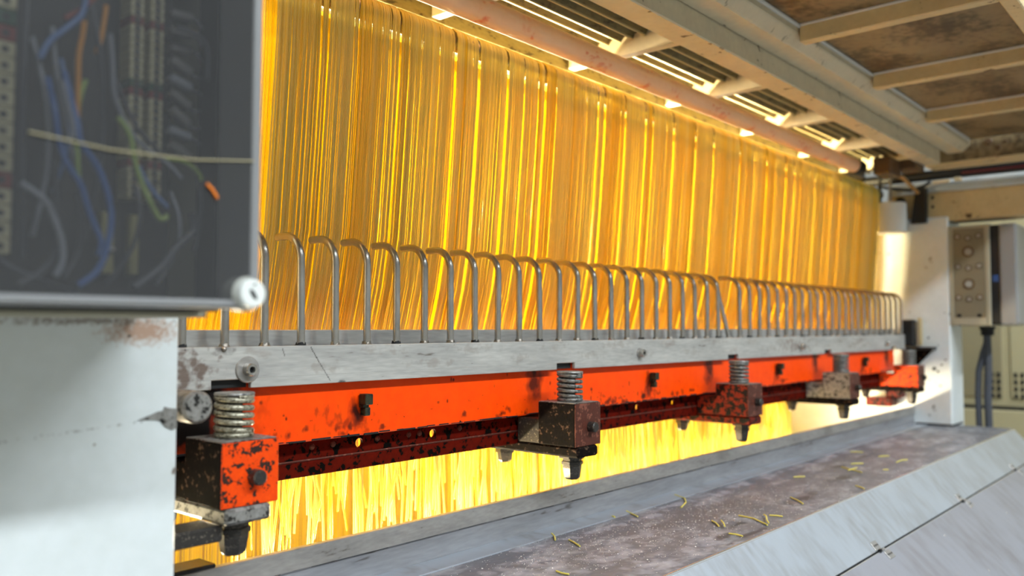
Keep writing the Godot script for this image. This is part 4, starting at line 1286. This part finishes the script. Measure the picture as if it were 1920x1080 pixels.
# ------------------------------------------------------------------ far right end
func make_right_end() -> void:
	# same kind of box seen from its side: beige flank with knock-out rings
	var x0 := 2.972
	var x1 := 3.40
	var y0 := 1.5085
	var y1 := 1.826
	var o := thing("electrical_enclosure", "beige electrical box with round knock-outs on the far white column", "enclosure", Vector3(3.1, y0, -0.65))
	enclosure_shell(o, x0, x1, y0, y1)
	var sd := Basis(Vector3(0, 0, 1), Vector3(-1, 0, 0), Vector3(0, -1, 0))
	var fr := M.new()
	for q in [[Vector3(x0 - 0.0005, 1.667, -0.718), Vector3(0.003, 0.31, 0.010)], [Vector3(x0 - 0.0005, 1.667, -0.614), Vector3(0.003, 0.31, 0.012)], [Vector3(x0 - 0.0005, 1.522, -0.666), Vector3(0.003, 0.022, 0.10)]]:
		fr.box(q[0], q[1], 0.001)
	var ip := M.new()
	ip.box(Vector3(x0 - 0.0002, 1.675, -0.667), Vector3(0.0014, 0.282, 0.090), 0.0004)
	obj("flank_panel", ip, pbr("panel_olive", Color(0.47, 0.44, 0.36), 0.5), o)
	obj("flank_border", fr, mats["box_beige"], o)
	for r in [[1.742, 0.017], [1.640, 0.017], [1.785, 0.009], [1.690, 0.009], [1.592, 0.009]]:
		for dz in ([0.0] if r[1] > 0.01 else [-0.03, 0.0, 0.03]):
			var c := Vector3(x0, r[0] + (0.006 if dz != 0.0 else 0.0), -0.668 + dz)
			var km := M.new()
			km.lathe([Vector2(float(r[1]), 0), Vector2(float(r[1]), 0.0028), Vector2(float(r[1]) * 0.72, 0.0028), Vector2(float(r[1]) * 0.72, 0.0006)], c, sd, 24)
			obj("knockout_ring", km, mats["brown_bracket"], o)
			var kd := M.new()
			kd.lathe([Vector2(float(r[1]) * 0.6, 0.0004), Vector2(float(r[1]) * 0.6, 0.002), Vector2(0, 0.002)], c, sd, 24)
			obj("knockout_disc", kd, mats["grey_plastic"], o)
	for dz in [-0.03, 0.028]:
		var sc := M.new()
		sc.box(Vector3(x0 - 0.001, 1.541, -0.668 + dz), Vector3(0.002, 0.010, 0.012), 0.0006)
		obj("dark_screw", sc, mats["soot"], o)
	var lid := M.new()
	lid.box(Vector3((x0 + x1) * 0.5, (y0 + y1) * 0.5, -0.559), Vector3(x1 - x0 - 0.002, y1 - y0 - 0.004, 0.05), 0.006)
	obj("lid", lid, mats["lid_lip"], o)
	var lt := M.new()
	lt.box(Vector3(x0 + 0.004, 1.655, -0.594), Vector3(0.004, 0.02, 0.016), 0.001)
	obj("blue_latch", lt, mats["wire_blue"], o)
	# cables that drop from it
	for c in [["thick grey cable dropping straight from the far beige box", 0.0, 0.012], ["thick grey cable bowing left below the far beige box", 1.0, 0.010]]:
		var m := M.new()
		var z := -0.655 - 0.028 * float(c[1])
		m.tube([Vector3(3.14, 1.506, -0.655), Vector3(3.14, 1.46, -0.656), Vector3(3.14, 1.42, lerpf(-0.655, z, 0.5)), Vector3(3.14, 1.36, z), Vector3(3.14, 1.28, z - 0.004), Vector3(3.14, 1.0, z)], float(c[2]), 12)
		tag(obj("cable", m, mats["cable_grey"]), c[0], "cable")
	var gl := M.new()
	gl.lathe([Vector2(0.020, -0.03), Vector2(0.020, -0.012), Vector2(0.024, -0.010), Vector2(0.024, 0.0)], Vector3(3.14, 1.507, -0.655), Basis(), 8)
	tag(obj("cable_gland", gl, mats["black"]), "black cable gland under the far beige box", "gland")
	# beige cross beam on the column, its pale flange
	var bm := thing("cross_beam", "beige cross beam resting on the far white column", "beam", Vector3(3.0, 1.845, -0.5))
	bm.position = Vector3(3.0, 1.845, -0.5)
	var b := M.new()
	b.box(Vector3(3.03, 1.893, -0.52), Vector3(0.10, 0.096, 0.78), 0.003)
	obj("web", b, mats["cream_dull"], bm)
	var fl := M.new()
	fl.prism(PackedVector2Array([Vector2(2.976, 1.942), Vector2(3.12, 1.942), Vector2(3.12, 1.985), Vector2(3.02, 1.985)]), 0.78, Vector3(0, 0, -0.91))
	obj("pale_flange", fl, mats["white_paint"], bm)
	for p in [[1.925, -0.77], [1.895, -0.77]]:
		var hm := M.new()
		hm.lathe([Vector2(0.005, 0), Vector2(0.004, 0.001), Vector2(0, 0.001)], Vector3(2.979, p[0], p[1]), sd, 12)
		obj("bolt_hole", hm, mats["soot"], bm)
	var knob := M.new()
	knob.lathe([Vector2(0.017, 0), Vector2(0.017, 0.012), Vector2(0.014, 0.014), Vector2(0, 0.014)], Vector3(2.98, 1.918, -0.868), sd, 24)
	tag(obj("plug", knob, mats["black"]), "black round plug beside the white hanging canister", "plug")
	var kt := M.new()
	kt.prism(PackedVector2Array([Vector2(-0.830, 1.842), Vector2(-0.785, 1.842), Vector2(-0.783, 1.955), Vector2(-0.812, 1.955)]), 0.03, Vector3(2.945, 0, 0), Basis(Vector3(0, 0, 1), Vector3(0, 1, 0), Vector3(1, 0, 0)))
	tag(obj("bracket", kt, mats["black"]), "black tapered bracket hanging right of the white canister", "bracket")
	# dark pipe with a red hose along the top, pale fittings
	var dp := M.new()
	dp.tube([Vector3(2.99, 2.000, -1.02), Vector3(2.99, 1.999, -0.6), Vector3(2.99, 1.997, -0.1)], 0.0165, 16)
	tag(obj("dark_pipe", dp, mats["black"]), "black pipe running above the beige cross beam", "pipe")
	var rh := M.new()
	rh.tube([Vector3(2.968, 1.994, -0.68), Vector3(2.967, 1.993, -0.4), Vector3(2.967, 1.992, -0.1)], 0.004, 10)
	var rhm := pbr("red_hose", Color(0.32, 0.03, 0.05), 0.4)
	tag(obj("hose", rh, rhm), "thin dark red hose strapped along the black pipe", "hose")
	var ht := M.new()
	ht.tube([Vector3(2.965, 1.975, -0.93), Vector3(2.960, 1.962, -0.88), Vector3(2.958, 1.953, -0.83), Vector3(2.958, 1.962, -0.79), Vector3(2.962, 1.975, -0.77)], 0.005, 10)
	tag(obj("hose", ht, mats["black"]), "black hose sagging over the bracket beside the canister", "hose")
	var cl := M.new()
	cl.box(Vector3(2.966, 1.975, -0.69), Vector3(0.02, 0.012, 0.02), 0.002)
	cl.box(Vector3(2.968, 1.972, -0.74), Vector3(0.016, 0.010, 0.05), 0.002)
	tag(obj("hose_clamp", cl, mats["cream_paint"]), "pale hose clamp under the black pipe", "clamp")
	# transverse cream beam where the long beams end
	var tv := thing("transverse_beam", "stained brown cream beam across the far ends of the long beams", "beam", Vector3(2.86, 2.0, -0.5))
	var tm := M.new()
	tm.box(Vector3(2.875, 2.048, -0.42), Vector3(0.09, 0.086, 0.66), 0.003)
	obj("web", tm, mats["deck_sheet"], tv)
	var tf := M.new()
	tf.box(Vector3(2.868, 2.0035, -0.42), Vector3(0.10, 0.006, 0.66), 0.0015)
	obj("flange", tf, mats["cream_dull"], tv)
	for p in [[2.055, -0.575, 0.012], [2.035, -0.55, 0.008], [2.05, -0.53, 0.006]]:
		var km := M.new()
		km.lathe([Vector2(float(p[2]), 0), Vector2(float(p[2]) * 0.8, 0.0015), Vector2(0, 0.0015)], Vector3(2.83, p[0], p[1]), sd, 9)
		obj("rust_blister", km, mats["brown_bracket"], tv)
	# white canister on a hook, tan strap, brown bracket
	var cn := thing("canister", "white cylindrical canister hanging by the end of the curtain", "canister", Vector3(2.945, 1.812, -0.905))
	var cc := Vector3(2.925, 1.812, -0.885)
	var cy := M.new()
	cy.lathe([Vector2(0, 0.0), Vector2(0.042, 0.0), Vector2(0.047, 0.004), Vector2(0.0485, 0.03), Vector2(0.0485, 0.094), Vector2(0.046, 0.099), Vector2(0, 0.101)], cc, Basis(), 36)
	obj("body", cy, mats["white_plastic"], cn)
	var hk := M.new()
	hk.tube([cc + Vector3(0, 0.10, 0), cc + Vector3(0, 0.14, 0), cc + Vector3(0.012, 0.185, 0)], 0.005, 10)
	obj("hanger", hk, mats["rim_steel"], cn)
	var hs := M.new()
	hs.tube([cc + Vector3(-0.01, 0.09, -0.03), cc + Vector3(-0.01, 0.14, -0.03), cc + Vector3(-0.005, 0.185, -0.03)], 0.006, 10)
	obj("dark_hanger", hs, mats["black"], cn)
	var sp := M.new()
	sp.tube([Vector3(2.80, 1.985, -0.84), Vector3(2.82, 1.975, -0.815), Vector3(2.85, 1.94, -0.79), Vector3(2.86, 1.925, -0.78)], 0.006, 8)
	tag(obj("strap", sp, mats["tan_strap"]), "tan strap hooked down beside the end of the salmon pipe", "strap")
	var bk := M.new()
	bk.box(Vector3(2.62, 1.975, -0.80), Vector3(0.10, 0.05, 0.05), 0.004)
	bk.box(Vector3(2.70, 1.985, -0.76), Vector3(0.09, 0.03, 0.06), 0.004)
	tag(obj("pipe_bracket", bk, mats["brown_bracket"]), "brown bracket holding the far end of the salmon pipe", "bracket")
	# black block and shelf at the end of the comb rail
	var eb := thing("bracket", "black end bracket on a shelf where the comb rail meets the far column", "bracket", Vector3(2.93, 1.44, -0.83))
	var em := M.new()
	em.box(Vector3(2.935, 1.486, -0.838), Vector3(0.035, 0.085, 0.034), 0.003)
	obj("block", em, mats["black"], eb)
	var es := M.new()
	es.box(Vector3(2.94, 1.436, -0.815), Vector3(0.055, 0.010, 0.10), 0.002)
	obj("shelf", es, mats["dark_steel"], eb)
	var eg := M.new()
	eg.prism(PackedVector2Array([Vector2(-0.86, 1.432), Vector2(-0.775, 1.432), Vector2(-0.83, 1.37), Vector2(-0.86, 1.33)]), 0.012, Vector3(2.952, 0, 0), Basis(Vector3(0, 0, 1), Vector3(0, 1, 0), Vector3(1, 0, 0)))
	obj("gusset", eg, mats["grimy_black"], eb)
	var ep := M.new()
	ep.box(Vector3(2.955, 1.49, -0.81), Vector3(0.012, 0.09, 0.012), 0.002)
	obj("pale_post", ep, mats["cream_dull"], eb)
	var rb := M.new()
	rb.box(Vector3(2.925, 1.262, -0.925), Vector3(0.07, 0.028, 0.08), 0.003)
	rb.box(Vector3(2.935, 1.295, -0.885), Vector3(0.05, 0.04, 0.05), 0.004)
	tag(obj("bearing_block", rb, mats["grimy_red"]), "dark red bearing block at the far end of the trough", "bearing block")
	# far cabinet with vent slots
	var cb := thing("cabinet", "beige cabinet with vent slots far behind the white column", "cabinet", Vector3(4.5, 0, -0.8))
	var wm := M.new()
	wm.box(Vector3(4.5, 1.58, -0.9), Vector3(0.6, 0.84, 1.6), 0.005)
	obj("body", wm, mats["far_beige"], cb)
	var bs := M.new()
	bs.box(Vector3(4.46, 0.58, -0.9), Vector3(0.6, 1.14, 1.6), 0.005)
	obj("base", bs, mats["far_beige"], cb)
	var sl2 := M.new()
	sl2.box(Vector3(4.48, 1.155, -0.9), Vector3(0.6, 0.014, 1.6), 0.002)
	obj("dark_joint", sl2, mats["soot"], cb)
	var dr := M.new()
	dr.box(Vector3(4.199, 1.49, -0.92), Vector3(0.012, 0.58, 0.20), 0.003)
	obj("door", dr, mats["far_beige_dark"], cb)
	var dr2 := M.new()
	dr2.box(Vector3(4.199, 1.49, -0.69), Vector3(0.012, 0.58, 0.20), 0.003)
	obj("door", dr2, mats["far_beige"], cb)
	for q in [-0.86, -0.835, -0.77, -0.745]:
		for w in 4:
			var vm := M.new()
			vm.box(Vector3(4.192, 1.30 - w * 0.03, q), Vector3(0.006, 0.020, 0.012), 0.001)
			obj("vent_slot", vm, mats["soot"], cb)
	var ps := M.new()
	ps.box(Vector3(4.196, 1.86, -0.72), Vector3(0.012, 0.01, 0.3), 0.001)
	obj("trim_strip", ps, mats["far_beige_dark"], cb)

# ------------------------------------------------------------------ scraps on the hood
func make_scraps() -> void:
	var list := [
		["short curved spaghetti scrap on the hood nearest the trough flange, leftmost of all up there", [Vector2(1.024, -0.807), Vector2(1.014, -0.794), Vector2(0.997, -0.779)]],
		["straight spaghetti scrap just right of the leftmost curved one", [Vector2(1.010, -0.764), Vector2(1.003, -0.749), Vector2(0.991, -0.730)]],
		["spaghetti scrap cut by the bottom edge of the picture", [Vector2(0.871, -0.679), Vector2(0.868, -0.667), Vector2(0.870, -0.658)]],
		["tiny crumb of spaghetti on the pale line beside the flange", [Vector2(1.181, -0.804), Vector2(1.177, -0.796)]],
		["straight spaghetti scrap right of the tiny crumb, by the pale flange line", [Vector2(1.231, -0.809), Vector2(1.219, -0.790), Vector2(1.208, -0.772)]],
		["hook-shaped spaghetti scrap with a thick pale end near the flange", [Vector2(1.410, -0.820), Vector2(1.392, -0.789), Vector2(1.363, -0.770), Vector2(1.318, -0.754)]],
		["longest bent spaghetti scrap in the middle of the dusty hood", [Vector2(1.324, -0.650), Vector2(1.319, -0.621), Vector2(1.290, -0.585)]],
		["small curled spaghetti knot at the end of the longest scrap", [Vector2(1.348, -0.617), Vector2(1.339, -0.609), Vector2(1.314, -0.597), Vector2(1.295, -0.585)]],
		["short spaghetti scrap just right of the curled knot", [Vector2(1.358, -0.612), Vector2(1.364, -0.592)]],
		["left scrap of the small crossed pair before the dark smear", [Vector2(1.260, -0.665), Vector2(1.233, -0.639)]],
		["right scrap of the small crossed pair before the dark smear", [Vector2(1.262, -0.650), Vector2(1.229, -0.627)]],
		["spaghetti scrap lying close to the ridge below the longest one", [Vector2(1.199, -0.605), Vector2(1.197, -0.582)]],
		["yellow spaghetti scrap by the ridge right of the longest one", [Vector2(1.527, -0.647), Vector2(1.486, -0.607)]],
		["pale spaghetti scrap alone beyond the ridge-side yellow one", [Vector2(1.737, -0.729), Vector2(1.758, -0.714)]],
		["farthest left pale scrap in the blurred far cluster on the hood", [Vector2(2.186, -0.770), Vector2(2.198, -0.743)]],
		["pale scrap right of the farthest one in the blurred cluster", [Vector2(2.150, -0.690), Vector2(2.176, -0.674)]],
		["bent pale scrap at the right end of the blurred cluster", [Vector2(2.084, -0.629), Vector2(2.125, -0.630), Vector2(2.142, -0.622)]],
		["straight pale scrap below the farthest one in the blurred cluster", [Vector2(1.992, -0.700), Vector2(2.017, -0.682)]],
		["long yellow scrap of a crossed pair in the blurred cluster", [Vector2(1.932, -0.700), Vector2(1.890, -0.642)]],
		["short yellow scrap across the long one in the blurred cluster", [Vector2(1.884, -0.669), Vector2(1.932, -0.667)]],
		["yellow spaghetti scrap touching the bright far ridge", [Vector2(1.723, -0.598), Vector2(1.701, -0.574)]],
		["tiny pale crumb between the far cluster and the ridge", [Vector2(1.956, -0.618), Vector2(1.963, -0.610)]]]
	for k in list.size():
		var m := M.new()
		var r := 0.0012 if k != 3 else 0.0014
		var pts := []
		var src: Array = list[k][1]
		for a in src.size():
			var p: Vector2 = src[a]
			pts.append(Vector3(p.x, 1.1903 + r + (0.0022 if k in [7, 10, 19] else 0.0), p.y))
		if pts.size() == 2:
			pts.insert(1, (pts[0] + pts[1]) * 0.5 + Vector3(0.0008, 0.0004, 0.0006))
		m.tube(pts, r, 8)
		tag(obj("spaghetti_scrap", m, mats["scrap"]), list[k][0], "pasta scrap", "spaghetti scraps on the hood")
